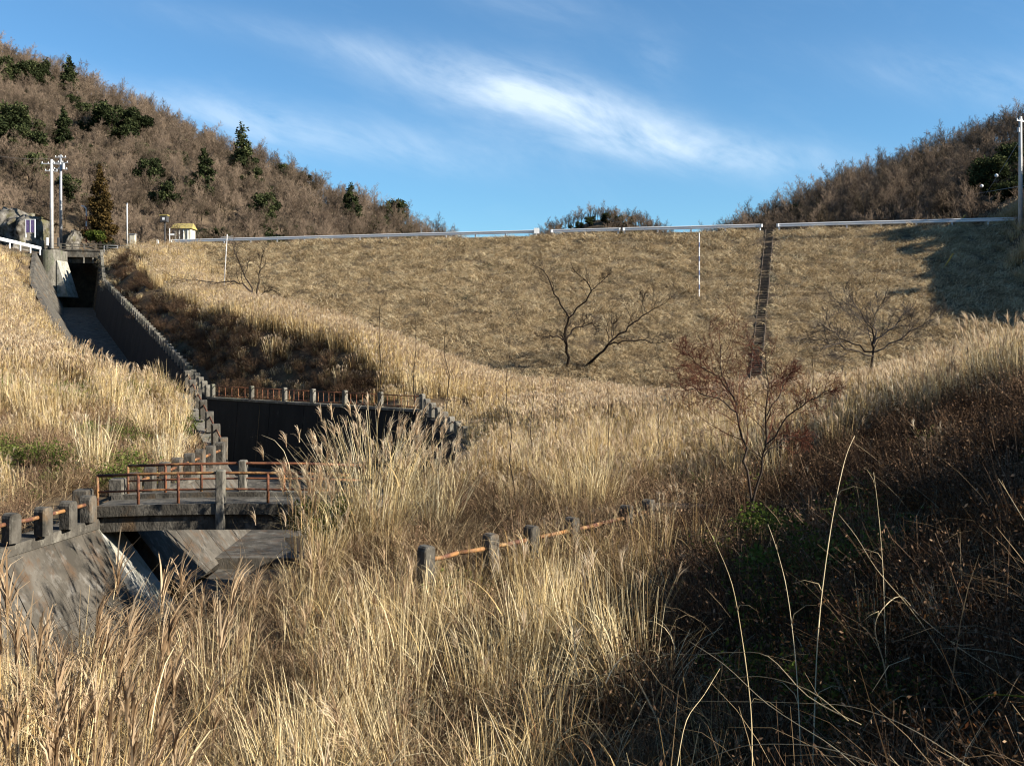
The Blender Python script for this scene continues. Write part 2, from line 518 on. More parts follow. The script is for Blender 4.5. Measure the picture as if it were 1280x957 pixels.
def chan_dist(x, y):
    best = np.full(x.shape, 1e9)
    for line in (RIGHT, LEFT):
        for a, b in zip(line[:-1], line[1:]):
            ax, ay, bx, by = a[0], a[1], b[0], b[1]
            dx, dy = bx - ax, by - ay
            t = np.clip(((x - ax) * dx + (y - ay) * dy) / (dx * dx + dy * dy), 0, 1)
            best = np.minimum(best, np.hypot(x - ax - t * dx, y - ay - t * dy))
    return best


CTRL = [
    # the viewer's embankment and the stream flat
    (0, -25, -1.5), (-30, -20, -3), (30, -20, 6), (0, 0, -1.7), (-5, 0, -2.2), (5, 0, -1.3), (0, 3, -3.0), (-3, 3, -3.3), (0, 6, -4.1), (-4, 6, -4.4), (3, 6, -3.5), (6, 6, -2.4), (-8, 3, -4.3),
    (1, 10, -4.7), (-4, 11, -5.0), (0, 18, -4.8), (-3, 21, -4.7), (3, 25, -4.6), (0, 30, -4.7), (-1, 40, -5.1), (8, 34, -4.2), (5, 45, -4.6), (0, 52, -5.0),
    # right bank
    (5, 10, -2.9), (4.5, 14, -3.7), (7.5, 17, -2.8), (9, 18, -2.3), (13, 26, -1.6), (8, 24, -3.6), (10.5, 30, -3.0), (4.5, 19, -4.4), (16, 34, -1.6), (20, 34, -0.3), (14, 12, .85), (13, 6, 1.0), (13, 0, 1.2), (16, 17, .2), (20, 23, 1.0), (26, 20, 3), (28, 30, 1.4), (32, 45, 1.0), (24, 45, -1.6), (18, 52, -3.6), (40, 60, 1.5), (30, 65, -3.0), (45, 76, 1.0), (20, 72, -5.2), (12, 60, -4.9), (6, 72, -5.2), (2, 85, -5.4), (20, 85, -5.2),
    (70, 60, 6), (61, 84, 7), (61, 88, 13), (62, 94, 15.5), (62, 101, 17.4), (62, 113, 18.9), (53, 84, 2.0), (66, 112, 20), (57.5, 113, 13), (75, 112, 22), (76, 95, 13), (78, 82, 12), (90, 112, 26), (100, 80, 24), (86, 75, 14), (104, 50, 30), (108, 20, 34), (108, -20, 34), (54, 92, 3.5), (60, 30, 8), (20, 8, 3.4), (30, 6, 6.8), (44, 4, 11.5), (70, 10, 20), (70, -20, 20), (62, 125, 15), (75, 130, 24),
    (30, 95, -6), (0, 100, -6), (30, 115, -6), (0, 120, -6), (50, 120, 6),
    # the shoulder between dam and spillway
    (-20.6, 79.5, .1), (-21.5, 75.2, -4.2), (-14.3, 75, -.6), (-15.5, 71, -4.1), (-17.5, 77.2, -.2), (-18.5, 73.2, -4.2), (-12, 72, -1.2), (-12.5, 69, -3.9), (-8.8, 69, -2.2), (-10, 66.6, -4.2), (-5.5, 64.5, -3.4), (-3, 62, -4.6), (-4, 70, -3.8), (-28.3, 92, 1.6), (-30.5, 91.2, -.4), (-25, 86, 1.2), (-27, 85, -2.2), (-32.7, 100, 3.2), (-35.2, 99.2, 1.2), (-36, 106, 4.3), (-41.8, 114.5, 6.4), (-46.5, 122, 8.2), (-50.5, 131, 10.2), (-54, 140, 12.3), (-54, 147, 12.7),
    (-20, 95, 1.6), (-24, 105, 2.4), (-29, 114, 3.6), (-10, 88, -1.6), (-5, 80, -3.6), (-15, 82, -.2), (-36, 124, 6.5), (-40, 132, 9.2), (-44, 142, 12.6), (-46, 148, 12.8), (-20, 125, 2),
    # left bank
    (-14, 36, -4.0), (-18, 38, -3.2), (-20, 46, -2.4), (-14, 30, -4.4), (-13, 24, -4.5), (-17, 28, -4.1), (-22, 34, -3.0), (-30, 45, -0.8), (-24, 54, -2.2), (-32, 62, -1.2), (-40, 72, 0.6), (-45, 85, 2.0), (-50, 60, 3.5), (-60, 80, 7), (-52, 100, 4.6), (-60, 110, 7.2), (-64, 122, 10.4), (-72, 125, 12.6), (-70, 135, 12.9), (-75, 145, 13.0), (-85, 130, 17), (-80, 110, 13.5), (-90, 90, 16), (-60, 40, 5), (-100, 60, 20), (-40, 20, -2), (-80, 0, 5), (-20, 14, -4.3), (-25, 5, -4),
]
for i, ln in enumerate((RIGHT, LEFT)):
    for a, b in zip(ln[:-1], ln[1:]):
        L_ = math.hypot(b[0] - a[0], b[1] - a[1])
        k = max(1, int(L_ / 5))
        for j in range(k):
            t = j / k
            nx, ny = (b[1] - a[1]) / L_, -(b[0] - a[0]) / L_
            sgn = 1 if i == 0 else -1
            CTRL.append((a[0] + (b[0] - a[0]) * t + nx * sgn * 0.5, a[1] + (b[1] - a[1]) * t + ny * sgn * 0.5, a[2] + (b[2] - a[2]) * t - 0.12))
CTRL = np.array(CTRL, float)


def _rbf_fit():
    P, z = CTRL[:, :2], CTRL[:, 2]
    n = len(P)
    D = np.sqrt(((P[:, None] - P[None]) ** 2).sum(-1) + 1.0)
    A = np.zeros((n + 3, n + 3))
    A[:n, :n] = -D + 0.0
    A[:n, n] = 1
    A[:n, n + 1:] = P
    A[n, :n] = 1
    A[n + 1:, :n] = P.T
    A[:n, :n] -= np.eye(n) * -0.03
    return np.linalg.solve(A, np.concatenate([z, np.zeros(3)]))


W_RBF = _rbf_fit()


def base_h(x, y):
    s = x.shape
    x, y = np.asarray(x, float).ravel(), np.asarray(y, float).ravel()
    out = np.empty(x.size)
    n = len(CTRL)
    for i in range(0, x.size, 20000):
        xx, yy = x[i:i + 20000], y[i:i + 20000]
        D = np.sqrt((xx[:, None] - CTRL[None, :, 0]) ** 2 + (yy[:, None] - CTRL[None, :, 1]) ** 2 + 1.0)
        out[i:i + 20000] = -D @ W_RBF[:n] + W_RBF[n] + W_RBF[n + 1] * xx + W_RBF[n + 2] * yy
    return out.reshape(s)


def dam_h(x, y):
    d = (CREST_Y0 - (y + T * x)) * CT
    xr = np.interp(y, [p[1] for p in RIGHT], [p[0] for p in RIGHT])
    return np.where(d > 0, CREST_Z - DAM_M * d, CREST_Z) + np.where(x < xr + .3, -50, 0)


def ground_h(x, y):
    x, y = np.asarray(x, float), np.asarray(y, float)
    return np.maximum(base_h(x, y), dam_h(x, y))


def gz(x, y):
    return float(ground_h(np.array([x]), np.array([y]))[0])


def build_ground():
    ys = [-28.0]
    while ys[-1] < 152:
        ys.append(ys[-1] + (0.4 if ys[-1] > -1 and ys[-1] < 34 else 0.75))
    xs = np.concatenate([np.arange(-110, -32, 1.0), np.arange(-32, -16, 0.6), np.arange(-16, 14, 0.4), np.arange(14, 30, 0.7), np.arange(30, 110, 1.3)])
    ys = np.array(ys)
    X, Y = np.meshgrid(xs, ys)
    Z = base_h(X, Y)
    Z += fbm(X, Y, 0.35, 3, 2.0) * 0.10
    ins = chan_mask(X, Y)
    dist = chan_dist(X, Y)
    Z = np.where(ins, Z - np.clip(dist * 40 - 2.0, 0, 9.5) - 0.05, Z)
    dm = dam_h(X, Y)
    Z = np.where(Z < dm - 0.05, np.minimum(Z, dm - 0.6), Z)
    me = np_mesh("ground", np.stack([X, Y, Z], -1).reshape(-1, 3), grid_quads(len(xs), len(ys)), M['litter'], smooth=True)
    o = link_mesh("ground", me)
    tag(o, "straw-littered valley ground with banks on both sides of the spillway", None, None, 'structure')
    # dam face: own sheet, in crest coordinates
    s = np.arange(-58, 78, 0.8)
    d = np.concatenate([np.arange(0, 52, 0.8)])
    S, D = np.meshgrid(s, d)
    X = S * CT - D * CT * T * 1.0
    Y = CREST_Y0 - S * T * CT - D * CT
    X2, Y2 = X, Y
    Zd = CREST_Z - DAM_M * D + fbm(X2, Y2 * 2.0, 0.5, 4, 9.0) * 0.24 * np.clip(D / 3, 0, 1)
    xr = np.interp(Y2, [p[1] for p in RIGHT], [p[0] for p in RIGHT])
    Zd = np.where(X2 < xr + .8, Zd - 14, Zd)
    V = np.stack([X2, Y2, Zd], -1).reshape(-1, 3)
    me = np_mesh("dam_embankment", V, grid_quads(len(s), len(d))[:, ::-1], M['litter'], smooth=True)
    o = link_mesh("dam_embankment", me)
    tag(o, "long even straw-covered slope of the earth dam across the valley", None, None, 'structure')
    # crest road and the land behind the dam
    mb = MB()
    for (d0, d1, z0, z1, s0, s1) in ((0, -8.5, CREST_Z, CREST_Z, -62, 80),):
        def pt(s_, d_, z_):
            return (s_ * CT - d_ * CT * T, CREST_Y0 - s_ * T * CT - d_ * CT, z_)
        mb.add([pt(s0, d0, z0), pt(s1, d0, z0), pt(s1, d1, z1), pt(s0, d1, z1), pt(s1, d1 - 30, 2), pt(s0, d1 - 30, 2)], [(0, 1, 2, 3), (3, 2, 4, 5)])
    tag(mb.build("dam_crest", M['litter']), "flat top of the dam behind the guardrail", None, None, 'structure')
    mb = MB()
    mb.add([pt(-60, -1.2, CREST_Z + 0.02), pt(78, -1.2, CREST_Z + 0.02), pt(78, -6.5, CREST_Z + 0.02), pt(-60, -6.5, CREST_Z + 0.02)], [(0, 1, 2, 3)])
    tag(mb.build("road", M['asphalt']), "asphalt road along the top of the dam", None, None, 'structure')
    mb = MB()
    mb.add([(-3000, 150, 6), (3000, 150, 6), (3000, 5000, 6), (-3000, 5000, 6)], [(0, 1, 2, 3)])
    mb.add([(-3000, -3000, -12), (3000, -3000, -12), (3000, 152, -12), (-3000, 152, -12)], [(0, 1, 2, 3)])
    tag(mb.build("terrain", M['hillside']), "wide valley land reaching the horizon", None, None, 'structure')


build_ground()


# hills ------------------------------------------------------------
def hill_fn(ridge, slope, base, seed):
    pts = []
    for a, b in zip(ridge[:-1], ridge[1:]):
        for j in range(14):
            t = j / 14
            pts.append([a[k] + (b[k] - a[k]) * t for k in range(3)])
    pts.append(list(ridge[-1]))
    P = np.array(pts)

    def h(x, y):
        x, y = np.asarray(x, float), np.asarray(y, float)
        best = np.full(x.shape, -1e9)
        for p in P:
            r = np.hypot(x - p[0], y - p[1])
            best = np.maximum(best, p[2] - slope * (np.sqrt(r * r + 64) - 8))
        return best
    return h


LHILL = hill_fn([(-230, 300, 104), (-150, 268, 78), (-118, 256, 63.5), (-88, 248, 49), (-60, 240, 37.5), (-44, 234, 30), (-28, 228, 21.5), (-14, 224, 15), (-6, 222, 9)], 0.5, 8, 1)
RHILL = hill_fn([(60, 232, 8), (66, 228, 17), (76, 222, 26.5), (89, 212, 34.5), (105, 204, 40), (130, 190, 48), (170, 170, 56)], 0.42, 8, 2)
FHILL = hill_fn([(14, 424, 33), (24, 420, 45), (37, 420, 50), (48, 420, 48.5), (62, 420, 40), (74, 420, 32)], 0.8, 5, 3)


def build_hill(name, label, fn, x0, x1, y0, y1, step, base, amp=1.5, sd=0.0):
    xs, ys = np.arange(x0, x1, step), np.arange(y0, y1, step)
    X, Y = np.meshgrid(xs, ys)
    Z = np.maximum(fn(X, Y), base) + fbm(X, Y, 0.05, 4, sd) * amp
    me = np_mesh(name, np.stack([X, Y, Z], -1).reshape(-1, 3), grid_quads(len(xs), len(ys)), M['hillside'], smooth=True)
    return tag(link_mesh(name, me), label, None, None, 'structure')


build_hill("hill", "wooded hillside rising on the left behind the dam", LHILL, -240, 20, 150, 330, 3.0, 5.0, 1.5, 3)
build_hill("hill", "wooded hillside rising on the right behind the dam", RHILL, 40, 200, 118, 300, 3.0, 5.0, 1.5, 5)
BHILL = hill_fn([(-190, -60, 62), (-120, -100, 60), (-60, -112, 58), (0, -112, 54), (36, -104, 46)], 0.55, 5, 4)  # invented hill out of view, blocks sky light from behind the viewer
build_hill("hill", "unseen hillside added behind the viewer to cut the sky light", BHILL, -260, 110, -230, -26, 5.0, -13.0, 1.5, 11)
build_hill("hill", "small wooded knoll far beyond the middle of the dam", FHILL, -20, 110, 370, 470, 4.0, 4.0, 0.8, 8)

# ------------------------------------------------------------------ spillway concrete


def dense(line, step):
    out = []
    for a, b in zip(line[:-1], line[1:]):
        L_ = math.dist(a[:2], b[:2])
        k = max(1, int(round(L_ / step)))
        for j in range(k):
            t = j / k
            out.append(tuple(a[i] + (b[i] - a[i]) * t for i in range(len(a))))
    out.append(tuple(line[-1]))
    return out


def normals(pts, sgn):
    out = []
    for i in range(len(pts)):
        a, b = pts[max(i - 1, 0)], pts[min(i + 1, len(pts) - 1)]
        dx, dy = b[0] - a[0], b[1] - a[1]
        L_ = math.hypot(dx, dy)
        out.append((dy / L_ * sgn, -dx / L_ * sgn))
    return out                                 # points away from the channel


def wall_strip(name, mat, parent, pts, nrm, bot, batter, capw=0.45, toe=None):
    """solid wall following pts; face leans into the channel by batter at its foot"""
    mb = MB()
    vs, fs = [], []
    for p, n, zb in zip(pts, nrm, bot):
        x, y, z = p[:3]
        vs += [(x + n[0] * capw, y + n[1] * capw, zb), (x + n[0] * capw, y + n[1] * capw, z), (x, y, z), (x - n[0] * batter, y - n[1] * batter, zb)]
    for i in range(len(pts) - 1):
        a, b = i * 4, (i + 1) * 4
        for k in range(4):
            k2 = (k + 1) % 4
            fs.append((a + k, a + k2, b + k2, b + k))
    fs.append((0, 1, 2, 3))
    e = (len(pts) - 1) * 4
    fs.append((e + 3, e + 2, e + 1, e))
    o = parent.location if parent else Vector((0, 0, 0))
    mb.add([(v[0] - o[0], v[1] - o[1], v[2] - o[2]) for v in vs], fs)
    return mb.build(name, mat, parent)


# near left retaining wall, in cast panels with joints between them
root = empty("retaining_wall", (-10, 24, -4.35), "stained grey concrete retaining wall running left from the near footbridge", "wall")
near = dense([(-14.6, 10.5, -4.55), (-11.6, 18, -4.5), (-10.0, 24, -4.35)], 1.55)
nr = normals(near, -1)
for i in range(len(near) - 1):
    a, b = Vector(near[i]), Vector(near[i + 1])
    t = (b - a)
    a2, b2 = a + t * 0.006, b - t * 0.006
    off = random.uniform(-0.012, 0.012)
    for (f0, f1) in ((0.0, 0.62), (0.625, 1.0)):
        mb = MB()
        vs = []
        for p, n in ((a2, nr[i]), (b2, nr[i + 1])):
            H = 2.6
            bt = 1.55
            for (ff, th) in ((f0, 0), (f1, 0), (f1, 0.28), (f0, 0.28)):
                k = bt * ff + off
                vs.append((p.x - n[0] * (k - th), p.y - n[1] * (k - th), p.z - 0.18 - H * ff))
        mb.add([(v[0] + 10, v[1] - 24, v[2] + 4.35) for v in vs], [(0, 1, 2, 3), (7, 6, 5, 4), (0, 4, 5, 1), (1, 5, 6, 2), (2, 6, 7, 3), (3, 7, 4, 0)])
        mb.build("panel", M['wall'], root)
wall_strip("backing", M['oldconcrete'], root, [(p[0] + n[0] * 0.06, p[1] + n[1] * 0.06, p[2] - 0.2) for p, n in zip(near, nr)], nr, [-7.4] * len(near), 1.62, 0.3)
cp = [(p[0] - n[0] * 0.08, p[1] - n[1] * 0.08, p[2] + 0.02) for p, n in zip(near, nr)]
wall_strip("coping", M['oldconcrete'], root, cp, nr, [p[2] - 0.24 for p in cp], 0.0, 0.62)
# flank of the wall, coloured paler for the sun on it, facing the opening under the bridge
mb = MB()
mb.add([(0.04, -0.02, -0.22), (0.04, 0.95, -0.22), (1.72, 1.45, -2.85), (1.74, -0.10, -2.85), (0.1, 1.45, -2.85), (0.1, -.1, -2.85), (-0.5, 0.95, -0.22), (-0.5, -.02, -0.22)], [(0, 3, 2, 1), (0, 7, 5, 3), (1, 2, 4, 6), (3, 5, 4, 2), (0, 1, 6, 7)])
fl = mb.build("wall_end", M['sunlitconcrete'], root)
fl['label'] = "concrete end strip of the wall beside the bridge opening, coloured as if sunlit"

# left wall from the bridge up to the basin and chute
root = empty("retaining_wall", (-10, 27.6, -4.4), "mossy concrete slope wall on the left bank just beyond the near footbridge", "wall")
ml = dense([(-9.95, 25.5, -4.5), (-9.9, 27.5, -4.45), (-10, 35, -4.45)], 2.1)
nl = normals(ml, -1)
for i in range(len(ml) - 1):
    seg = [ml[i], ml[i + 1]]
    a, b = Vector(seg[0]), Vector(seg[1])
    t = b - a
    wall_strip("panel", M['wall'], root, [tuple(a + t * 0.01), tuple(b - t * 0.01)], [nl[i], nl[i + 1]], [-6.45, -6.45], 1.5 + random.uniform(-.015, .015), 0.3)
wall_strip("coping", M['oldconcrete'], root, [(p[0] + 0.02, p[1], p[2] + 0.14) for p in ml], nl, [p[2] + 0.003 for p in ml], 0.0, 0.5)

root = empty("retaining_wall", (-12, 40, -3.6), "concrete wall stepping up the left side of the stilling basin", "wall")
bl = dense([(-10, 35.05, -4.45), (-14.5, 45, -2.6), (-19, 52, -2.3), (-24, 60, -2.3), (-29.5, 70, -2.2)], 2.5)
wall_strip("wall_face", M['concrete'], root, bl, normals(bl, -1), [-9.5] * len(bl), 1.2, 0.45)

root = empty("spillway_wall", (-45, 96, 1.6), "sloping concrete left wall of the long spillway chute", "wall")
cl = dense([(-29.6, 70.2, -2.2), (-44, 96, 1.6), (-59.7, 124, 7.2), (-65, 136, 11.8)], 4.0)
ncl = normals(cl, -1)
for i in range(len(cl) - 1):
    a, b = Vector(cl[i]), Vector(cl[i + 1])
    t = b - a
    zb = [min(-8.9 + max(0, (p[1] - 70)) * 0.212, 4.2) for p in (a, b)]
    wall_strip("panel", M['oldconcrete'], root, [tuple(a + t * 0.01), tuple(b - t * 0.01)], [ncl[i], ncl[i + 1]], zb, 3.4 + random.uniform(-.02, .02), 0.5)

root = empty("spillway_wall", (-37, 100, 1.2), "dark shaded right wall of the spillway chute below the posts", "wall")
cr = dense([(-22.4, 73.3, -4.45), (-37.4, 100.5, 1.2), (-52.7, 128, 6.9), (-58, 140, 11.8), (-60.5, 146, 12.0)], 4.0)
ncr = normals(cr, 1)
for i in range(len(cr) - 1):
    a, b = Vector(cr[i]), Vector(cr[i + 1])
    t = b - a
    zb = [min(-8.9 + max(0, (p[1] - 73)) * 0.212, 4.2) for p in (a, b)]
    wall_strip("panel", M['shadeconcrete'], root, [tuple(a + t * 0.006), tuple(b - t * 0.006)], [ncr[i], ncr[i + 1]], zb, 0.7, 0.45)

root = empty("basin_wall", (-14, 66, -4.45), "high black shaded wall of the stilling basin under the long railing", "wall")
bw = dense([(-5.45, 60, -4.45), (-22.35, 73.15, -4.45)], 3.5)
nb = normals(bw, 1)
for i in range(len(bw) - 1):
    a, b = Vector(bw[i]), Vector(bw[i + 1])
    t = b - a
    wall_strip("panel", M['shadeconcrete'], root, [tuple(a + t * 0.006), tuple(b - t * 0.006)], [nb[i], nb[i + 1]], [-9.6, -9.6], 0.5, 0.45)
wall_strip("coping", M['concrete'], root, [(p[0] - n[0] * 0.07, p[1] - n[1] * 0.07, p[2] + 0.15) for p, n in zip(bw, nb)], nb, [p[2] + 0.003 for p in bw], 0.0, 0.55)

root = empty("retaining_wall", (-3, 40, -5), "shaded right-hand wall of the channel hidden behind the pampas grass", "wall")
rw = dense([(-3.5, 25, -4.6), (-3.3, 27.5, -4.55), (-2.3, 38, -5.0), (-2.3, 48, -5.4), (-3.2, 54, -5.4), (-5.3, 59.8, -4.5)], 3)
wall_strip("wall_face", M['shadeconcrete'], root, rw, normals(rw, 1), [-9.6] * len(rw), 0.6, 0.45)
rw = dense([(-12.5, 4, -5.1), (-8.6, 12, -5.1), (-5.0, 19, -5.0), (-3.7, 23, -4.7), (-3.5, 24.9, -4.6)], 3)
wall_strip("wall_face", M['oldconcrete'], root, rw, normals(rw, 1), [-7.6] * len(rw), 0.5, 0.45)

# floors and water
mb = MB()
fl_pts = [(-22, 73, -29.5, 69.8, -8.85), (-37.4, 100.5, -44, 96, -3.05), (-52.7, 128, -59.7, 124, 2.75), (-58, 140, -65, 136, 4.3), (-62, 150, -69, 148, 4.4)]
vs = []
for (xr, yr, xl, yl, z) in fl_pts:
    vs += [(xl, yl, z), (xr, yr, z)]
mb.add(vs, [(i * 2, i * 2 + 1, i * 2 + 3, i * 2 + 2) for i in range(len(fl_pts) - 1)])
mb.add([(-1.5, 34.6, -8.95), (-3, 56, -8.95), (-5, 61, -8.95), (-22, 73.5, -8.95), (-30, 70, -8.95), (-24, 59, -8.95), (-11, 34.6, -8.95)], [(0, 1, 2, 3, 4, 5, 6)])
tag(mb.build("spillway_floor", M['oldconcrete']), "concrete floor of the spillway chute and stilling basin", None, None, 'structure')
mb = MB()
mb.box((-10.2, 28.6, -6.9), (-2.4, 34.7, -6.30))
mb.box((-8.45, 25.2, -6.9), (-2.6, 28.6, -6.62))
mb.box((-10.2, 34.7, -8.94), (-1.6, 35.3, -6.1))
tag(mb.build("channel_apron", M['wall']), "stepped concrete apron on the channel bed beyond the bridge", None, None, 'structure')
mb = MB()
mb.add([(-24, 2, -7.35), (-9, 2, -7.35), (-4.2, 19, -7.3), (-2.8, 25.2, -7.25), (-10.5, 25.2, -7.25), (-14.5, 11, -7.35)], [(0, 1, 2, 3, 4, 5)])
tag(mb.build("stream_bed", M['litter']), "dark muddy bed of the stream below the bridge", None, None, 'structure')
mb = MB()
mb.add([(-22, 2, -6.98), (-9, 2, -6.98), (-4.2, 19, -6.98), (-2.8, 25.2, -6.98), (-10.5, 25.2, -6.98), (-14.2, 11, -6.98)], [(0, 1, 2, 3, 4, 5)])
mb.add([(-6.4, 29.4, -6.296), (-4.2, 29.2, -6.296), (-3.2, 32.5, -6.296), (-5.6, 33.0, -6.296), (-7.2, 31.4, -6.296)], [(0, 1, 2, 3, 4)])
tag(mb.build("water", M['water']), "dark still stream water with a puddle on the apron", None, None, 'structure')
mb = MB()
sill = dense([(-9.2, 12.2, -6.9), (-8.9, 18, -6.9), (-8.35, 25, -6.88)], 2)
wall_strip("footing", M['oldconcrete'], None, [(p[0] + .05, p[1], p[2] + .05) for p in sill], normals(sill, -1), [-7.3] * len(sill), 0.05, 0.9)
tag(bpy.data.objects["footing"], "low concrete footing ledge along the foot of the stream wall", None, None, 'structure')
bpy.data.objects["footing"].name = "channel_footing"


# ------------------------------------------------------------------ fences
def rounded_post(w, d, h, name="post", mat=None):
    mb = MB()
    prof = [(1, 0), (1, h - w * 0.32), (0.86, h - w * 0.12), (0.5, h)]
    vs, fs = [], []
    for s_, z in prof:
        for (x, y) in ((-1, -0.8), (-0.8, -1), (0.8, -1), (1, -0.8), (1, 0.8), (0.8, 1), (-0.8, 1), (-1, 0.8)):
            vs.append((x * w / 2 * s_, y * d / 2, z))
    for r in range(len(prof) - 1):
        for i in range(8):
            j = (i + 1) % 8
            fs.append((r * 8 + i, r * 8 + j, (r + 1) * 8 + j, (r + 1) * 8 + i))
    fs.append(tuple(range((len(prof) - 1) * 8, len(prof) * 8)))
    fs.append(tuple(reversed(range(8))))
    mb.add(vs, fs)
    return mb.mesh(name, mat or M['oldconcrete'])


def fence(name, label, cat, pts, post_me, rails, rail_mat, rail_r=0.035, balusters=None, group=None, skip=(), rail_name="rail", sides=7):
    """pts: post feet; rails: heights; balusters: (count between posts, radius, height, material)"""
    root = empty(name, Vector(pts[0]), label, cat, group)
    o = root.location
    for i, p in enumerate(pts):
        if i in skip:
            continue
        a, b = pts[max(i - 1, 0)], pts[min(i + 1, len(pts) - 1)]
        rz = math.atan2(b[1] - a[1], b[0] - a[0]) + random.uniform(-.03, .03)
        link_mesh("post", post_me, root, Vector(p) - o, (random.uniform(-.015, .015), random.uniform(-.015, .015), rz))
    for h in rails:
        for a, b in zip(pts[:-1], pts[1:]):
            a2, b2 = Vector(a) - o + Vector((0, 0, h)), Vector(b) - o + Vector((0, 0, h))
            mid = (a2 + b2) / 2 + Vector((0, 0, random.uniform(-.02, .01)))
            MB().tube([a2, mid, b2], rail_r, sides).build(rail_name, rail_mat, root, smooth=True)
    if balusters:
        n, r, h0, h1, bm = balusters
        for a, b in zip(pts[:-1], pts[1:]):
            for k in range(1, n + 1):
                q = Vector(a).lerp(Vector(b), k / (n + 1)) - o
                me = BAL.setdefault((r, h0, h1, bm), MB().tube([(0, 0, h0), (0, 0, h1)], r, 5).mesh("baluster", M[bm]))
                link_mesh("baluster", me, root, q)
    return root


BAL = {}

# near left bank fence
pm = rounded_post(0.30, 0.30, 0.62)
lp = [at(17, 668, 21.2), at(57, 656, 22.0), at(88, 648, 22.8), at(113, 641, 23.6)]
lp = [(-10.75 - 0.4 * 4, 17.3, -4.45), (-10.75 - 0.36 * 2.6, 18.6, -4.44), (-11.25, 19.9, -4.42), *[(p.x - 0.05, p.y, -4.34) for p in lp]]
fence("roadside_fence", "short grey concrete posts with orange pipe on the wall left of the near footbridge", "fence", lp, pm, [0.42], M['rust'], 0.045, rail_name="pipe")

# left bank fence beyond the bridge
pm2 = rounded_post(0.30, 0.28, 0.78)
pp = [(-10.08, 26.6 + 1.12 * i, -4.36) for i in range(8)]
fence("bank_fence", "row of weathered concrete posts with orange pipe leading away from the bridge's far left corner", "fence", pp, pm2, [0.5], M['rust'], 0.045, rail_name="pipe")

# fence stepping up beside the basin
pp = []
for i in range(7):
    t = i / 6
    x, y = -10.4 - 4.4 * t, 35.8 + 9.6 * t
    pp.append((x, y, -4.4 + 2.1 * t + 0.05))
fence("bank_fence", "concrete posts with thin rusty rail stepping up the left edge of the black basin", "fence", pp, rounded_post(0.34, 0.3, 0.8), [0.62], M['darkrust'], 0.035)

# basin railing
bpts = []
pxs = [(262, 73), (303, 70.2), (345, 68.0), (381, 66.2), (423, 64.3), (472, 62.3), (527, 60.1)]
for px, Y in pxs:
    t = (73.15 - Y) / 13.15
    bpts.append((-22.35 + 16.9 * t + 0.15, 73.15 - 13.15 * t + 0.18, -4.30))
fence("basin_railing", "long railing of pale posts and thin rusty bars on the black basin wall", "railing", bpts, rounded_post(0.30, 0.28, 0.95, mat=M['concrete']), [0.12, 0.80], M['darkrust'], 0.032, balusters=(5, 0.028, 0.1, 0.82, 'darkrust'))
rbal = [(-5.1 + 0.42 * i, 59.6 - 0.95 * i, -4.45 - 0.19 * i) for i in range(7)]
fence("bank_fence", "short concrete posts stepping down from the right end of the basin railing", "fence", rbal, rounded_post(0.42, 0.34, 0.85, mat=M['concrete']), [0.6], M['darkrust'], 0.035)

# chute posts
cpost = rounded_post(0.55, 0.42, 0.85, mat=M['concrete'])
pp = []
for p in dense([(-22.9, 74.2, -4.3), (-37.4, 100.5, 1.2), (-52.7, 128, 6.9)], 1.35):
    pp.append((p[0] + 0.2, p[1] + 0.1, p[2]))
for p in dense([(-52.7, 128, 6.9), (-57.6, 139, 11.5)], 1.1)[1:]:
    pp.append((p[0] + 0.2, p[1] + 0.1, p[2]))
fence("chute_fence", "closely spaced stubby concrete posts climbing the right edge of the spillway chute", "fence", pp, cpost, [0.5], M['darkrust'], 0.03)

# right bank fence in the foreground grass
rf = [at(532, 732, 17.8), at(572, 730, 18.4), at(614, 735, 18.9), at(665, 720, 19.7), at(715, 706, 20.6), at(750, 697, 21.3), at(783, 683, 22.1), at(811, 668, 22.9)]
rf = [(p.x, p.y, -4.62) for i, p in enumerate(rf)]
rr = fence("bank_fence", "half-buried grey posts with orange pipe in the tall grass right of centre", "fence", rf, rounded_post(0.26, 0.24, 0.92), [0.66], M['rust'], 0.042, rail_name="pipe", skip=(1, 5))
mb = MB()
mb.box((-0.2, -0.22, -0.8), (3.6, 0.22, 0.5), bevel=0.03)
wb = mb.build("low_wall", M['oldconcrete'], None, (3.3, 23.1, -4.35), rotation_euler=(0, 0, 0.08)) if False else mb.build("low_wall", M['wood'], None, (3.45, 23.2, -4.35))
wb.rotation_euler = (0, 0.03, 0.1)
tag(wb, "low dark brown wall section running right from the last post of the grass-buried fence", "wall")


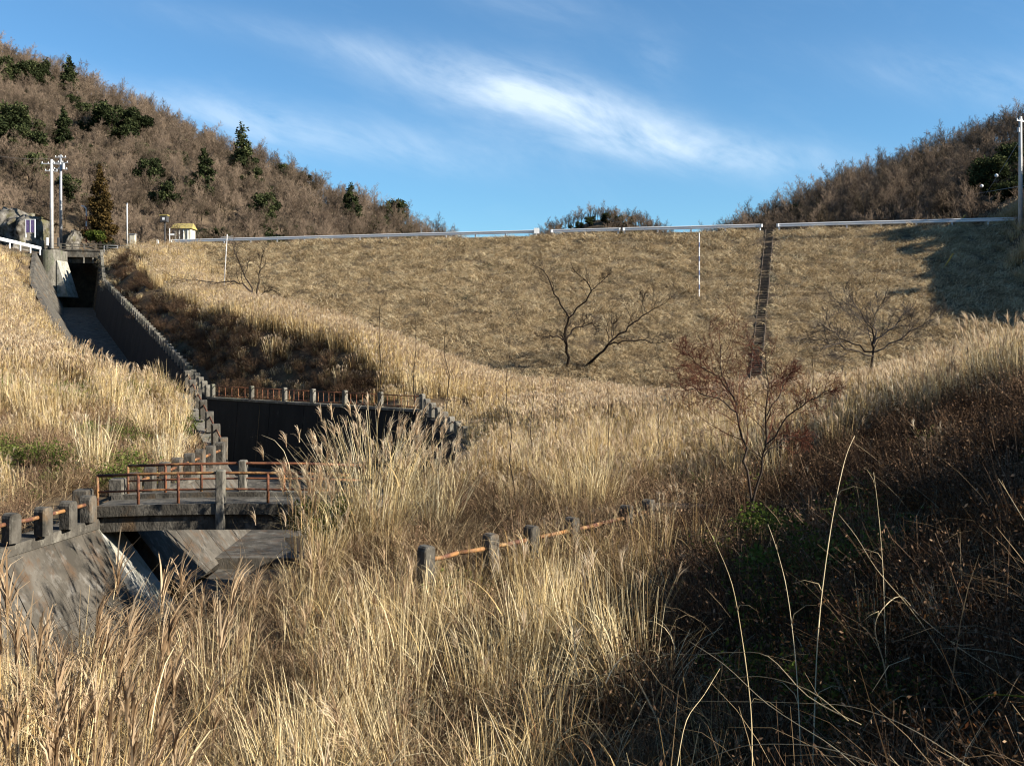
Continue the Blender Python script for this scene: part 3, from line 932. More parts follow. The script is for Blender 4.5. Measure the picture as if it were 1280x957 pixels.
# ------------------------------------------------------------------ footbridge near the camera
def footbridge():
    bx0, bx1 = -10.35, -3.1
    y0, y1 = 24.05, 25.85
    root = empty("footbridge", (-6.7, 25.5, -4.4), "small arched concrete footbridge with rusty pipe rails over the stream", "bridge")
    o = root.location

    def arch(t):
        return 0.09 * (1 - (2 * t - 1) ** 2)
    n = 18
    mb = MB()
    vs, fs = [], []
    for i in range(n + 1):
        t = i / n
        x = bx0 + (bx1 - bx0) * t
        zt = -4.17 + arch(t)
        zb = zt - 0.30
        vs += [(x - o.x, y0 + .1 - o.y, zb - o.z), (x - o.x, y1 - .1 - o.y, zb - o.z), (x - o.x, y1 - .1 - o.y, zt - o.z), (x - o.x, y0 + .1 - o.y, zt - o.z)]
    for i in range(n):
        a, b = i * 4, i * 4 + 4
        for k in range(4):
            fs.append((a + k, a + (k + 1) % 4, b + (k + 1) % 4, b + k))
    fs += [(3, 2, 1, 0), (n * 4, n * 4 + 1, n * 4 + 2, n * 4 + 3)]
    mb.add(vs, fs)
    mb.build("deck", M['oldconcrete'], root)
    for (ya, yb) in ((y0 - .06, y0 + .097), (y1 - .097, y1 + .06)):
        mb = MB()
        vs = []
        for i in range(n + 1):
            t = i / n
            x = bx0 + (bx1 - bx0) * t
            zt = -4.17 + arch(t)
            vs += [(x - o.x, ya - o.y, zt - .52 - o.z), (x - o.x, yb - o.y, zt - .52 - o.z), (x - o.x, yb - o.y, zt - .14 - o.z), (x - o.x, ya - o.y, zt - .14 - o.z)]
        mb.add(vs, fs)
        mb.build("beam", M['oldconcrete'], root)
    for ya, yb in ((y0 - .16, y0 + .14), (y1 - .14, y1 + .16)):
        mb = MB()
        vs = []
        for i in range(n + 1):
            t = i / n
            x = bx0 + (bx1 - bx0) * t
            zt = -4.17 + arch(t)
            vs += [(x - o.x, ya - o.y, zt - .137 - o.z), (x - o.x, yb - o.y, zt - .137 - o.z), (x - o.x, yb - o.y, zt + .12 - o.z), (x - o.x, ya - o.y, zt + .12 - o.z)]
        mb.add(vs, fs)
        mb.build("kerb", M['oldconcrete'], root)
    # handrails with their posts, concrete pillar in the middle of each side
    for (yy, mats, pxp, cx) in ((y0 - 0.02, ('rust', 'darkrust'), [122, 173, 223, 335, 387], 277), (y1 + 0.02, ('darkrust', 'darkrust'), [160, 207, 252, 355, 400], 303)):
        side = empty("handrail", (0, 0, 0), None, None)
        del_keys = [k for k in ('label', 'category', 'group') if k in side]
        for k in del_keys:
            del side[k]
        side.parent = root
        x_of = lambda px: (px - 640) / 1244 * yy
        zt = lambda x: -4.17 + arch((x - bx0) / (bx1 - bx0)) + .12
        xa, xb = x_of(pxp[0]), -3.9
        xs_ = [xa, (xa + x_of(cx)) / 2, x_of(cx), (x_of(cx) + xb) / 2, xb]
        for hh, mt in ((0.72, mats[0]), (0.33, mats[1])):
            MB().tube([(x - o.x, yy - o.y, max(zt(x), -4.05) + hh - o.z) for x in xs_], 0.036 if hh > .5 else 0.026, 8).build("rail", M[mt], side, smooth=True)
        for px in pxp:
            x = x_of(px)
            MB().tube([(x - o.x, yy - o.y, zt(x) - .1 - o.z), (x - o.x, yy - o.y, max(zt(x), -4.05) + .73 - o.z)], 0.036, 7).build("rail_post", M['darkrust' if px % 2 else 'rust'], side, smooth=True)
        x = x_of(cx)
        mb = MB()
        mb.box((-.105, -.12, -.5), (.105, .12, .92), bevel=.03)
        mb.build("pillar", M['concrete'], side, (x - o.x, yy - o.y - (.06 if yy < 25 else -.06), zt(x) - .12 - o.z))
    # end blocks
    for (x, y) in ((-10.35, 24.05), (-10.25, 25.95)):
        mb = MB()
        mb.box((-.2, -.2, -.4), (.17, .2, .66), bevel=.03)
        mb.build("end_post", M['oldconcrete'], root, (x - o.x, y - o.y, -4.3 - o.z))
    mb = MB()
    mb.box((-.6, -1.75, -2.6), (.7, .6, -.32))
    mb.build("abutment", M['oldconcrete'], root, (-2.7 - o.x, 0.05, 0))


footbridge()


# ------------------------------------------------------------------ guardrails on the dam
def crest_pt(s, d=0.0, z=CREST_Z):
    return Vector((s * CT - d * CT * T, CREST_Y0 - s * T * CT - d * CT, z))


def s_of(px):
    a = (px - 640) / 1244
    X = a * CREST_Y0 / (1 + T * a)
    return X / CT


def beam_mesh(p0, p1, mat):
    """two-wave steel beam between two points"""
    d = (p1 - p0)
    L_ = d.length
    d.normalize()
    n = Vector((d.y, -d.x, 0)).normalized()
    prof = [(0.0, -.21), (.05, -.155), (.05, -.085), (0.0, -.025), (0.0, .025), (.05, .085), (.05, .155), (0.0, .21), (-.02, .21), (-.02, -.21)]
    vs = []
    for p in (Vector((0, 0, 0)), d * L_):
        for a, b in prof:
            q = p + n * (a + 0.08) + Vector((0, 0, b))
            vs.append(tuple(q))
    k = len(prof)
    fs = [(i, (i + 1) % k, k + (i + 1) % k, k + i) for i in range(k)]
    fs += [tuple(reversed(range(k))), tuple(range(k, 2 * k))]
    mb = MB()
    mb.add(vs, fs)
    return mb


GPOST = MB().tube([(0, 0, -.3), (0, 0, .82)], 0.10, 8).mesh("post", M['whitepaint'])
GCAP = MB().tube([(0, 0, .82), (0, 0, .84)], [0.08, 0.02], 8).mesh("cap", M['whitepaint'])


def guardrail(label, pts, end0=True, end1=True, group="white guardrails on the dam road", spacing=4.0):
    root = empty("guardrail", pts[0], label, "guardrail", group)
    o = root.location.copy()
    P = dense([tuple(p) for p in pts], spacing)
    for i, p in enumerate(P):
        link_mesh("post", GPOST, root, Vector(p) - o, (0, 0, 0), (1, 1, 1.0 + (i % 3) * .01))
    for a, b in zip(P[:-1], P[1:]):
        a, b = Vector(a), Vector(b)
        zz = Vector((0, 0, 0.62 + random.uniform(-.012, .012)))
        beam_mesh(a + zz, b + zz, None).build("beam", M['whitepaint'], root, a + zz - o)
    for e, q, nb_ in ((end0, P[0], P[1]), (end1, P[-1], P[-2])):
        if e:
            d = (Vector(q) - Vector(nb_)).normalized()
            MB().tube([(0, 0, -.19), (0, 0, .19)], .16, 10).build("end_cap", M['whitepaint'], root, Vector(q) - o + d * .16 + Vector((-.02, -.08, .62)))
    return root


guardrail("long white guardrail on the left half of the dam crest", [crest_pt(s_of(213), -0.5), crest_pt(s_of(669), -0.5)])
guardrail("white guardrail on the middle of the dam crest between the gap and the stairway", [crest_pt(s_of(690), -0.5), crest_pt(s_of(772), -0.5)])
guardrail("slightly higher white guardrail section ending at the top of the stairway", [crest_pt(s_of(780), -0.5), crest_pt(s_of(950), -0.5)])
guardrail("white guardrail on the right part of the dam crest beyond the stairway", [crest_pt(s_of(974), -0.5), crest_pt(s_of(1330), -0.5)], True, False)
guardrail("white guardrail of the road above the left bank at the picture's left edge", [at(-60, 293, 108), at(-2, 304.5, 122), at(50, 316, 136)], False, True)
# small box and marker plates beside the gap
mb = MB()
mb.box((-.35, -.06, .35), (.35, .06, 1.05), bevel=.02)
mb.box((-.05, -.05, -.3), (.05, .05, .35))
tag(mb.build("marker_board", M['whitepaint'], None, crest_pt(s_of(671) - .1, -0.3)), "small white marker board at the left side of the guardrail gap", "board")

# ------------------------------------------------------------------ stairway up the dam
root = empty("stairway", crest_pt(s_of(962)), "narrow straight stairway of worn steps down the dam face", "stairs")
o = root.location.copy()
top = at(962, 290, 1) * 0 + crest_pt(s_of(962))
end_d = 43.0
bot_a = (943 - 640) / 1244
Yb = 129.0 - 0.245 * bot_a * 86 - 43.0 / CT
bottom = Vector((bot_a * 84.0, 84.0, 0))
ns = 96
step_me = MB().box((-.40, -.20, -.16), (.40, .14, .0), bevel=.02).mesh("step", M['wood'])
dv = Vector((bottom.x - top.x, bottom.y - top.y, 0))
ang = math.atan2(dv.y, dv.x) + math.pi / 2
for i in range(ns):
    t = (i + .5) / ns
    x, y = top.x + dv.x * t, top.y + dv.y * t
    z = float(dam_h(np.array([x]), np.array([y]))[0])
    link_mesh("step", step_me, root, Vector((x, y, z + .07 + random.uniform(-.02, .02))) - o, (random.uniform(-.03, .03), random.uniform(-.02, .02), ang + random.uniform(-.03, .03)))
mb = MB()
for s_ in (-1, 1):
    n2 = Vector((math.cos(ang), math.sin(ang), 0)) * .46 * s_
    a = top + n2
    b = Vector((top.x + dv.x, top.y + dv.y, float(dam_h(np.array([top.x + dv.x]), np.array([top.y + dv.y]))[0]))) + n2
    m2 = MB()
    m2.tube([a - o + Vector((0, 0, .05)), b - o + Vector((0, 0, .05))], .06, 5)
    m2.build("side_board", M['wood'], root)
STAIR_TOP, STAIR_DV = top.copy(), dv.copy()


# ------------------------------------------------------------------ poles, staff, signs
def utility_pole(label, foot, h, r0, r1, arms=(), mat='polegrey', boxes=(), group=None, lean=0.0):
    root = empty("utility_pole", foot, label, "utility pole", group)
    MB().tube([(0, 0, -.5), (lean * h * .5, 0, h * .5), (lean * h, 0, h)], [r0, (r0 + r1) / 2, r1], 10).build("pole", M[mat], root, smooth=True)
    for (z, w, rz) in arms:
        mb = MB()
        mb.box((-w / 2, -.06, -.06), (w / 2, .06, .06), rz=rz)
        a = mb.build("crossarm", M['metal'], root, (lean * z, -.1, z))
        for k in (-.45, -.15, .15, .45):
            MB().tube([(0, 0, .05), (0, 0, .12), (0, 0, .26)], [.05, .075, .045], 6).build("insulator", M['whitepaint'], a, (k * w * math.cos(rz), k * w * math.sin(rz), 0))
    for (dx, z, w, hh) in boxes:
        MB().tube([(0, 0, -hh / 2), (0, 0, hh / 2)], w / 2, 10).build("transformer", M['metal'], root, (dx, -.15, z))
    return root


f = at(64.5, 306, 138)
utility_pole("tall pale concrete utility pole with crossarm beside the spillway bridge", f, 11.8, .27, .19, arms=((11.2, 2.6, .25), (10.2, 1.6, .25)))
f = at(76, 300, 152)
utility_pole("darker utility pole with several crossarms just behind the pale pole", f, 13.0, .24, .17, arms=((12.6, 1.6, .1), (11.8, 2.2, .1), (10.8, 2.0, .1)), mat='metal', boxes=((.45, 11.2, .5, .9),))
f = at(1275.5, 285, 111)
utility_pole("tall pale utility pole with small crossarm at the right end of the dam crest", f, 12.4, .24, .17, arms=((11.9, 1.5, .5),), boxes=((-.3, 10.9, .3, .5),))
# pole wires
wire = MB()
pA, pB = at(1273, 178, 111), at(1214, 268, 160)
pts = [pA.lerp(pB, i / 10) - pA + Vector((0, 0, -4 * .25 * (i / 10) * (1 - i / 10))) for i in range(11)]
wire.tube(pts, .028, 4)
tag(wire.build("overhead_wire", M['metal'], None, pA), "thin guy wire running down left from the right-hand utility pole", "wire")
wire = MB()
pA, pB = at(1280, 232, 111), at(1185, 248, 170)
pts = [pA.lerp(pB, i / 10) - pA for i in range(11)]
wire.tube(pts, .028, 4)
tag(wire.build("overhead_wire", M['metal'], None, pA), "thin nearly level wire crossing left from the right-hand utility pole", "wire")
for (px, py, Y, lab) in ((1245.5, 219.5, 134, "small white marker ball on the sloping wire near the right pole"), (1227, 232.5, 138, "small white marker ball hanging below the sloping wire")):
    mb = MB()
    mb.tube([(0, 0, -.24), (0, 0, -.15), (0, 0, 0), (0, 0, .15), (0, 0, .24)], [.04, .19, .24, .19, .04], 10)
    tag(mb.build("wire_marker", M['whitepaint'], None, at(px, py, Y), smooth=True), lab, "marker ball")
pA, pB = at(67, 198, 138), at(-60, 180, 120)
pts = [pA.lerp(pB, i / 12) - pA + Vector((0, 0, -4 * .7 * (i / 12) * (1 - i / 12))) for i in range(13)]
tag(MB().tube(pts, .02, 4).build("overhead_wire", M['darkmetal'], None, pA), "wire leaving the pale left-hand utility pole to the left", "wire")


def striped_pole(name, label, cat, foot, h, r, bands, mats, top=None):
    root = empty(name, foot, label, cat)
    for i in range(bands):
        z0, z1 = h * i / bands, h * (i + 1) / bands
        MB().tube([(0, 0, z0), (0, 0, z1)], r, 8).build("band", M[mats[i % len(mats)]], root)
    return root


x, y = at(874, 373, 100).x, 0
for Y in np.arange(85, 125, .25):
    p = at(874, 373, Y)
    if gz(p.x, p.y) > p.z:
        break
striped_pole("measuring_staff", "tall thin white and blue survey staff standing on the dam face", "staff", (p.x, p.y, gz(p.x, p.y) - .1), p.y / 1244 * 82, .06, 14, ('whitepaint', 'whitepaint', 'bluepaint'))
for Y in np.arange(85, 125, .25):
    p = at(279, 372, Y)
    if gz(p.x, p.y) > p.z:
        break
st = empty("marker_post", (p.x, p.y, gz(p.x, p.y) - .1), "slim pale leaning post in the pampas grass beside the left bare tree", "post")
hh = p.y / 1244 * 80
MB().tube([(0, 0, 0), (.45, 0, hh)], .055, 8).build("pole", M['polegrey'], st, smooth=True)
MB().tube([(-.3, 0, hh * .95), (1.1, 0, hh * .97)], .035, 5).build("crossbar", M['polegrey'], st)
f = at(108, 303, 150)
lp_ = empty("road_marker_pole", f, "red and white striped pole with a curved top left of the rusty cedar", "pole")
for i in range(6):
    MB().tube([(0, 0, i * .8), (0, 0, (i + 1) * .8)], .1, 8).build("band", M['whitepaint' if i % 2 else 'redpaint'], lp_)
MB().tube([(0, 0, 4.8), (-.08, 0, 5.15), (-.35, 0, 5.4), (-.75, 0, 5.5)], .09, 7).build("curved_top", M['whitepaint'], lp_, smooth=True)
f = at(159, 309, 146)
pl = empty("signal_pole", f, "plain thin pale pole standing right of the rusty cedar", "pole")
MB().tube([(0, 0, 0), (-.03, 0, 6.3)], [.12, .1], 8).build("pole", M['polegrey'], pl, smooth=True)
MB().tube([(0, 0, 6.3), (0, 0, 6.5)], [.13, .05], 8).build("cap", M['metal'], pl)
f = at(166, 309, 147)
cb = empty("control_cabinet", f, "small cream equipment cabinet beside the thin pale pole", "cabinet")
mb = MB()
mb.box((-.42, -.3, .35), (.42, .3, 1.85), bevel=.04)
mb.build("body", M['cream'], cb)
MB().box((-.34, -.33, .5), (.34, -.302, 1.7)).build("door", M['cream'], cb)
MB().box((-.5, -.38, 1.852), (.5, .38, 1.95)).build("roof", M['metal'], cb)
for k in (-.3, .3):
    MB().box((k - .05, -.2, 0), (k + .05, .2, .348)).build("leg", M['metal'], cb)
# small road sign board with purple face
f = at(38, 297, 146)
sg = empty("notice_board", f, "purple faced notice board with white frame under the rock face", "board")
MB().box((-.62, -.05, .75), (.62, .05, 2.6)).build("panel", M['purple'], sg)
for (a, b) in (((-.72, -.08, 0), (-.622, .08, 2.7)), ((.622, -.08, 0), (.72, .08, 2.7)), ((-.62, -.08, 2.602), (.62, .08, 2.7)), ((-.05, -.08, .75), (.05, -.052, 2.6))):
    MB().box(a, b).build("frame", M['whitepaint'], sg)
# roadside posts
for px, py, hpx, lab in ((59, 305, 8, "short white roadside post at the end of the left guardrail"), (73, 306, 9, "short dark roadside post right of the pale utility pole"), (197, 308, 8, "short pale post left of the guardrail's start")):
    f = at(px, py, 141)
    mb = MB()
    mb.box((-.14, -.14, -.2), (.14, .14, hpx / 8.8), bevel=.04)
    tag(mb.build("roadside_post", M['darkmetal'] if "dark" in lab else M['whitepaint'], None, f), lab, "post")
# low dark pipe rail between the spillway bridge and the guardrail
lr = [at(px, 313.5, 141 + (px - 130) * .0) for px in (130, 147, 164, 181, 198, 212)]
lr = [(p.x, p.y, p.z) for p in lr]
fence("pipe_railing", "low thin grey pipe railing between the cedar and the guardrail", "railing", lr, MB().tube([(0, 0, -.3), (0, 0, .75)], .04, 6).mesh("post", M['metal']), [.42, .74], M['metal'], .03)

# far buildings by the road
f = at(230, 303, 168)
hb = empty("roadside_shed", f, "small cream shed with yellowish roof and white bars among the trees", "shed")
mb = MB()
mb.box((-1.5, -1.3, -.2), (1.5, 1.3, 2.2))
mb.build("wall", M['cream'], hb)
mb = MB()
mb.add([(-1.8, -1.6, 2.2), (1.8, -1.6, 2.2), (1.8, 1.6, 2.2), (-1.8, 1.6, 2.2), (-1.6, 0, 3.2), (1.6, 0, 3.2)], [(0, 1, 5, 4), (2, 3, 4, 5), (1, 2, 5), (3, 0, 4), (3, 2, 1, 0)])
mb.build("roof", M['roofyellow'], hb)
for k in (-1.1, -.4, .3, 1.0):
    MB().box((k, -1.42, 0), (k + .14, -1.32, 2.1)).build("bar", M['whitepaint'], hb)
MB().box((-.55, -1.36, .1), (.25, -1.302, 1.9)).build("door", M['darkmetal'], hb)
f = at(206, 306, 162)
tw = empty("signal_tower", f, "dark post with a small yellow-topped box left of the cream shed", "tower")
MB().tube([(0, 0, -.2), (0, 0, 4.9)], .14, 8).build("post", M['darkmetal'], tw)
MB().box((-.6, -.5, 3.7), (.5, .5, 4.7), bevel=.05).build("box", M['darkmetal'], tw)
MB().box((-.7, -.55, 4.702), (.6, .55, 4.86)).build("roof", M['roofyellow'], tw)
MB().box((-.25, -.53, 4.0), (.15, -.502, 4.4)).build("panel", M['whitepaint'], tw)
f = at(212, 302, 143)
sp = empty("signpost", f, "thin white signpost at the left end of the long guardrail", "post")
MB().tube([(0, 0, -.3), (0, 0, 1.9)], .06, 6).build("post", M['whitepaint'], sp)
MB().box((-.1, -.04, .9), (.65, .04, 1.15)).build("plate", M['whitepaint'], sp)
# yellow tilted stakes on the dam
for (px, py, dx, dz, lab) in ((1179, 334, 1.05, 1.45, "short yellow stake leaning right on the shaded edge of the dam face"), (1197, 279, .95, 1.0, "yellow stake leaning right across the guardrail near the right pole")):
    for Y in np.arange(95, 119, .2):
        p = at(px, py, Y)
        if gz(p.x, p.y) > p.z - .05:
            break
    tag(MB().tube([(0, 0, -.2), (dx, 0, dz)], .07, 6).build("marker_stake", M['yellow'], None, p), lab, "stake")

# spillway bridge and gate pier at the top
root = empty("spillway_bridge", at(100, 310, 142), "dark concrete road bridge over the top of the spillway", "bridge")
o = root.location.copy()
bl_, br_ = Vector((-66.4, 141.5, 12.55)), Vector((-57.2, 143.5, 12.45))
dx = (br_ - bl_)
rz = math.atan2(dx.y, dx.x)
mb = MB()
mb.box((0, 0, -.9), (dx.length, 4.5, 0), rz=rz)
mb.build("deck", M['oldconcrete'], root, bl_ - o)
for z0, z1, nm in ((.003, .25, "kerb"),):
    MB().box((0, -.15, z0), (dx.length, .2, z1), rz=rz).build(nm, M['oldconcrete'], root, bl_ - o)
for z in (.55, .95):
    MB().tube([(0, 0, z), (dx.x, dx.y, z)], .06, 6).build("rail", M['oldconcrete'], root, bl_ - o)
for i in range(6):
    MB().box((-.13, -.13, .253), (.13, .13, 1.05), rz=rz, bevel=.02).build("post", M['oldconcrete'], root, bl_ - o + dx * (i + .3) / 6)
for i in range(4):
    MB().box((-.08, -.08, -1.7), (.08, .08, -.903), rz=rz).build("hanger", M['concrete'], root, bl_ - o + dx * (.55 + i * .13))
MB().box((0, .8, -1.7), (dx.length, 1.1, -.904), rz=rz).build("beam", M['oldconcrete'], root, bl_ - o)
root = empty("bridge_pier", (-64.6, 139.0, 8.6), "rounded pale concrete pier carrying the left end of the spillway bridge", "pier")
o = root.location.copy()
mb = MB()
prof = []
for k in range(13):
    a = math.pi + math.pi * k / 12
    prof.append((1.25 * math.cos(a), 1.2 * math.sin(a)))
prof = [(-1.25, 2.8)] + prof + [(1.25, 2.8)]
vs = [(x, y, z) for z in (-4.6, 3.75) for x, y in prof]
k = len(prof)
mb.add(vs, [(i, (i + 1) % k, k + (i + 1) % k, k + i) for i in range(k)] + [tuple(range(k, 2 * k)), tuple(reversed(range(k)))])
mb.build("shaft", M['concrete'], root)
mb = MB()
mb.add([(1.3, -.6, 2.3), (1.3, 2.7, 2.3), (2.9, 2.7, -2.8), (2.9, -.6, -2.8), (1.3, -.6, -2.8), (1.3, 2.7, -2.8)], [(0, 1, 2, 3), (0, 3, 4), (1, 5, 2), (3, 2, 5, 4), (0, 4, 5, 1)])
mb.build("buttress", M['paleconcrete'], root)

# rock face behind the road


def rock_face():
    root_l = [(-18, 25, 254, 18, 152, 2.4), (10, 40, 262, 14, 150, 2.0), (34, 52, 268, 10, 152, 1.6), (78, 92, 282, 12, 158, 1.8)]
    for i, (pa, pb, pt_, hpx, Y, amp) in enumerate(root_l):
        nx, ny = 26, 18
        a, b = at(pa, pt_, Y), at(pb, pt_ + 8, Y)
        vs = []
        for j in range(ny):
            for k in range(nx):
                u, v = k / (nx - 1), j / (ny - 1)
                x = a.x + (b.x - a.x) * u
                z = 12.5 + (a.z + (b.z - a.z) * u - 12.5) * v
                y = Y - 2.0 + 3.5 * v * v + abs(2 * u - 1) ** 3 * 2.5
                nz_ = mnoise.fractal(Vector((x * .35, z * .35, i * 3.3)), .7, 2.1, 4)
                cell = mnoise.voronoi(Vector((x * .45, z * .5, i * 2.0)))[0][0]
                y -= nz_ * amp * .6 - cell * amp * .7
                vs.append((x - a.x, y - Y, z - 12.5 + nz_ * .5))
        vs2 = [(x, y + 5.5, z - .5) for x, y, z in vs[-nx:]]
        q = grid_quads(nx, ny + 1)
        me = np_mesh("rock_face", np.array(vs + vs2), q, M['rock'])
        o = link_mesh("rock_face", me, None, (a.x, Y, 12.5))
        tag(o, ["craggy grey rock outcrop at the left edge above the road", "craggy rock outcrop above the purple notice board", "small rock outcrop between the notice board and the utility poles", "low rocky outcrop right of the dark utility pole"][i], "rock")


rock_face()

# ------------------------------------------------------------------ trees


class Tree:
    def __init__(self, seed):
        self.r = random.Random(seed)
        self.segs = []                      # (pts, radii, level)

    def limb(self, p, d, length, rad, level, cfg):
        r = self.r
        c = cfg[level]
        n = c.get('n', 4)
        pts, rads = [p.copy()], [rad]
        dd = d.normalized()
        q = p.copy()
        for i in range(n):
            wob = c.get('wob', .25)
            dd = (dd + Vector((r.gauss(0, wob), r.gauss(0, wob), r.gauss(0, wob) + c.get('up', .1)))).normalized()
            q = q + dd * (length / n)
            pts.append(q.copy())
            rads.append(rad * (1 - (i + 1) / n * c.get('tap', .75)))
        self.segs.append((pts, rads, level))
        self.spawn(pts, rads, length, level, cfg)

    def spawn(self, pts, rads, length, level, cfg):
        r = self.r
        if level + 1 >= len(cfg):
            return
        c = cfg[level]
        k = c.get('kids', 5)
        lo = c.get('lo', .25)
        for j in range(k):
            t = lo + (1 - lo) * ((j + r.random()) / k)
            f_ = t * (len(pts) - 1)
            i = min(int(f_), len(pts) - 2)
            u = f_ - i
            pos = pts[i].lerp(pts[i + 1], u)
            d = (pts[i + 1] - pts[i]).normalized()
            ax = d.orthogonal().normalized()
            ax.rotate(Matrix.Rotation(r.uniform(0, 2 * math.pi), 3, d))
            ang = c.get('ang', .8) * r.uniform(.6, 1.25)
            nd = d * math.cos(ang) + ax * math.sin(ang)
            nd.z += c.get('lift', .15)
            rr = (rads[i] * (1 - u) + rads[i + 1] * u) * c.get('rr', .5)
            self.limb(pos, nd, length * c.get('lr', .6) * r.uniform(.65, 1.15) * (1.1 - .45 * t), max(rr, c.get('rmin', .004)), level + 1, cfg)

    def meshes(self, thick_mat, twig_mat, split=2, sides=(7, 5, 4, 3, 3), names=("trunk", "crown")):
        a, b = MB(), MB()
        for pts, rads, lv in self.segs:
            t = self.r.random()
            (a if lv < split else b).tube(pts, rads, sides[min(lv, 4)], t, cap=False)
        return a.mesh(names[0], thick_mat, True), b.mesh(names[1], twig_mat, True)


def merge_tree(tr, mat):
    a = MB()
    for pts, rads, lv in tr.segs:
        a.tube(pts, rads, (5, 4, 3, 3, 3)[min(lv, 4)], min(1, .25 + .15 * lv + tr.r.random() * .3), cap=False)
    return a.mesh("bare_tree", mat)


HILL_CFG = [dict(n=4, wob=.10, up=.15, kids=9, lo=.28, ang=.85, lift=.35, lr=.72, rr=.6, tap=.7),
            dict(n=4, wob=.16, up=.12, kids=6, lo=.25, ang=.7, lift=.18, lr=.5, rr=.55),
            dict(n=3, wob=.18, up=.08, kids=7, lo=.2, ang=.75, lift=.08, lr=.6, rr=.6, rmin=.018),
            dict(n=2, wob=.2, up=.05, kids=3, lo=.3, ang=.7, lift=.05, lr=.7, rr=.8, rmin=.013),
            dict(n=1, wob=.1, up=.1, tap=.5)]
HT = []
for sd in range(6):
    tr = Tree(sd + 11)
    h = 5.0 + sd * .35
    tr.limb(Vector((0, 0, -.5)), Vector((0, 0, 1)), h, .15, 0, HILL_CFG)
    HT.append(merge_tree(tr, M['hilltwig']))


def leaf_cloud(rg, centers, radii, n, size, mat, name, flat=.0, droop=0.0, stretch=1.6):
    """many small leaf-sized quads in the given lobes"""
    cs = np.array(centers, float)
    rs = np.array(radii, float)
    w = rs.prod(axis=1)
    idx = rg.choice(len(cs), n, p=w / w.sum())
    v = rg.normal(size=(n, 3))
    v /= np.linalg.norm(v, axis=1)[:, None]
    rad = rg.random(n) ** .38
    P = cs[idx] + v * rad[:, None] * rs[idx]
    d1 = rg.normal(size=(n, 3))
    d1[:, 2] = d1[:, 2] * (1 - flat) - droop
    d1 /= np.linalg.norm(d1, axis=1)[:, None]
    d2 = np.cross(d1, rg.normal(size=(n, 3)))
    d2 /= np.linalg.norm(d2, axis=1)[:, None]
    s = size * rg.uniform(.6, 1.3, n)[:, None]
    A, B = d1 * s * stretch, d2 * s * .5
    V = np.stack([P, P + A * .5 + B, P + A, P + A * .5 - B], 1).reshape(-1, 3)
    Q = np.arange(n * 4).reshape(-1, 4)
    lobe = rg.random(len(cs))[idx] * .4 + rg.random(n) * .6
    return np_mesh(name, V, Q, mat, np.repeat(lobe, 4))


def needle_tree(seed, h, r, mat, droop=.1, n=5000, size=.22, irregular=.3, base=.12):
    rg = np.random.default_rng(seed)
    cs, rs = [], []
    k = int(h * 4.5)
    for i in range(k):
        t = base + (1 - base) * (i + rg.random()) / k
        rad = r * (1 - t) ** .75 * rg.uniform(1 - irregular, 1 + irregular * .5)
        a = rg.uniform(0, 6.28)
        cs.append((math.cos(a) * rad * .62, math.sin(a) * rad * .62, h * t))
        rs.append((rad * .42 + .12, rad * .42 + .12, h * .035 + .12))
    crown = leaf_cloud(rg, cs, rs, n, size, mat, "crown", flat=.5, droop=droop)
    trunk = MB().tube([(0, 0, -.4), (0, 0, h * .5), (0, 0, h * .97)], [h * .018 + .05, h * .012 + .03, .02], 7).mesh("trunk", M['bark'], True)
    return trunk, crown


def round_tree(seed, h, r, mat, n=4500, size=.22, lobes=16):
    rg = np.random.default_rng(seed)
    cs, rs = [], []
    for i in range(lobes):
        a = rg.uniform(0, 6.28)
        q = rg.random() ** .5 * r * .75
        z = h * rg.uniform(.35, .85)
        cs.append((math.cos(a) * q, math.sin(a) * q, z))
        s = r * rg.uniform(.22, .42)
        rs.append((s, s, s * .75))
    crown = leaf_cloud(rg, cs, rs, n, size, mat, "crown", flat=.2)
    mb = MB().tube([(0, 0, -.4), (.1, 0, h * .4), (0, 0, h * .8)], [h * .022 + .04, h * .016 + .02, .03], 7)
    for i in range(5):
        c = cs[i]
        mb.tube([(0, 0, h * .3), (c[0] * .6, c[1] * .6, c[2] * .8), c], [h * .012, h * .009, .02], 5)
    return mb.mesh("trunk", M['bark'], True), crown


def plant_tree(name, label, cat, loc, meshes, rz=0.0, s=1.0, group=None):
    root = empty(name, loc, label, cat, group)
    root.rotation_euler = (0, 0, rz)
    root.scale = (s, s, s)
    for me in meshes:
        link_mesh(me.name.split('.')[0], me, root)
    return root


PINES = [needle_tree(100 + i, 8.5, 2.6, M['pine'], n=3600, irregular=.45, base=.3) for i in range(3)]
ROUNDS = [round_tree(200 + i, 6.5, 3.0, M['pine'], n=4200) for i in range(3)]


def hill_z(fn, x, y, base=5.0):
    return float(max(fn(np.array([x]), np.array([y]))[0], base))


def seen_on(fn, px, py, y0, y1):
    """walk back along the measured bearing until the hillside is met"""
    for Y in np.arange(y0, y1, 1.0):
        p = at(px, py, Y)
        if hill_z(fn, p.x, p.y) > p.z:
            return p.x, p.y, hill_z(fn, p.x, p.y)
    return None


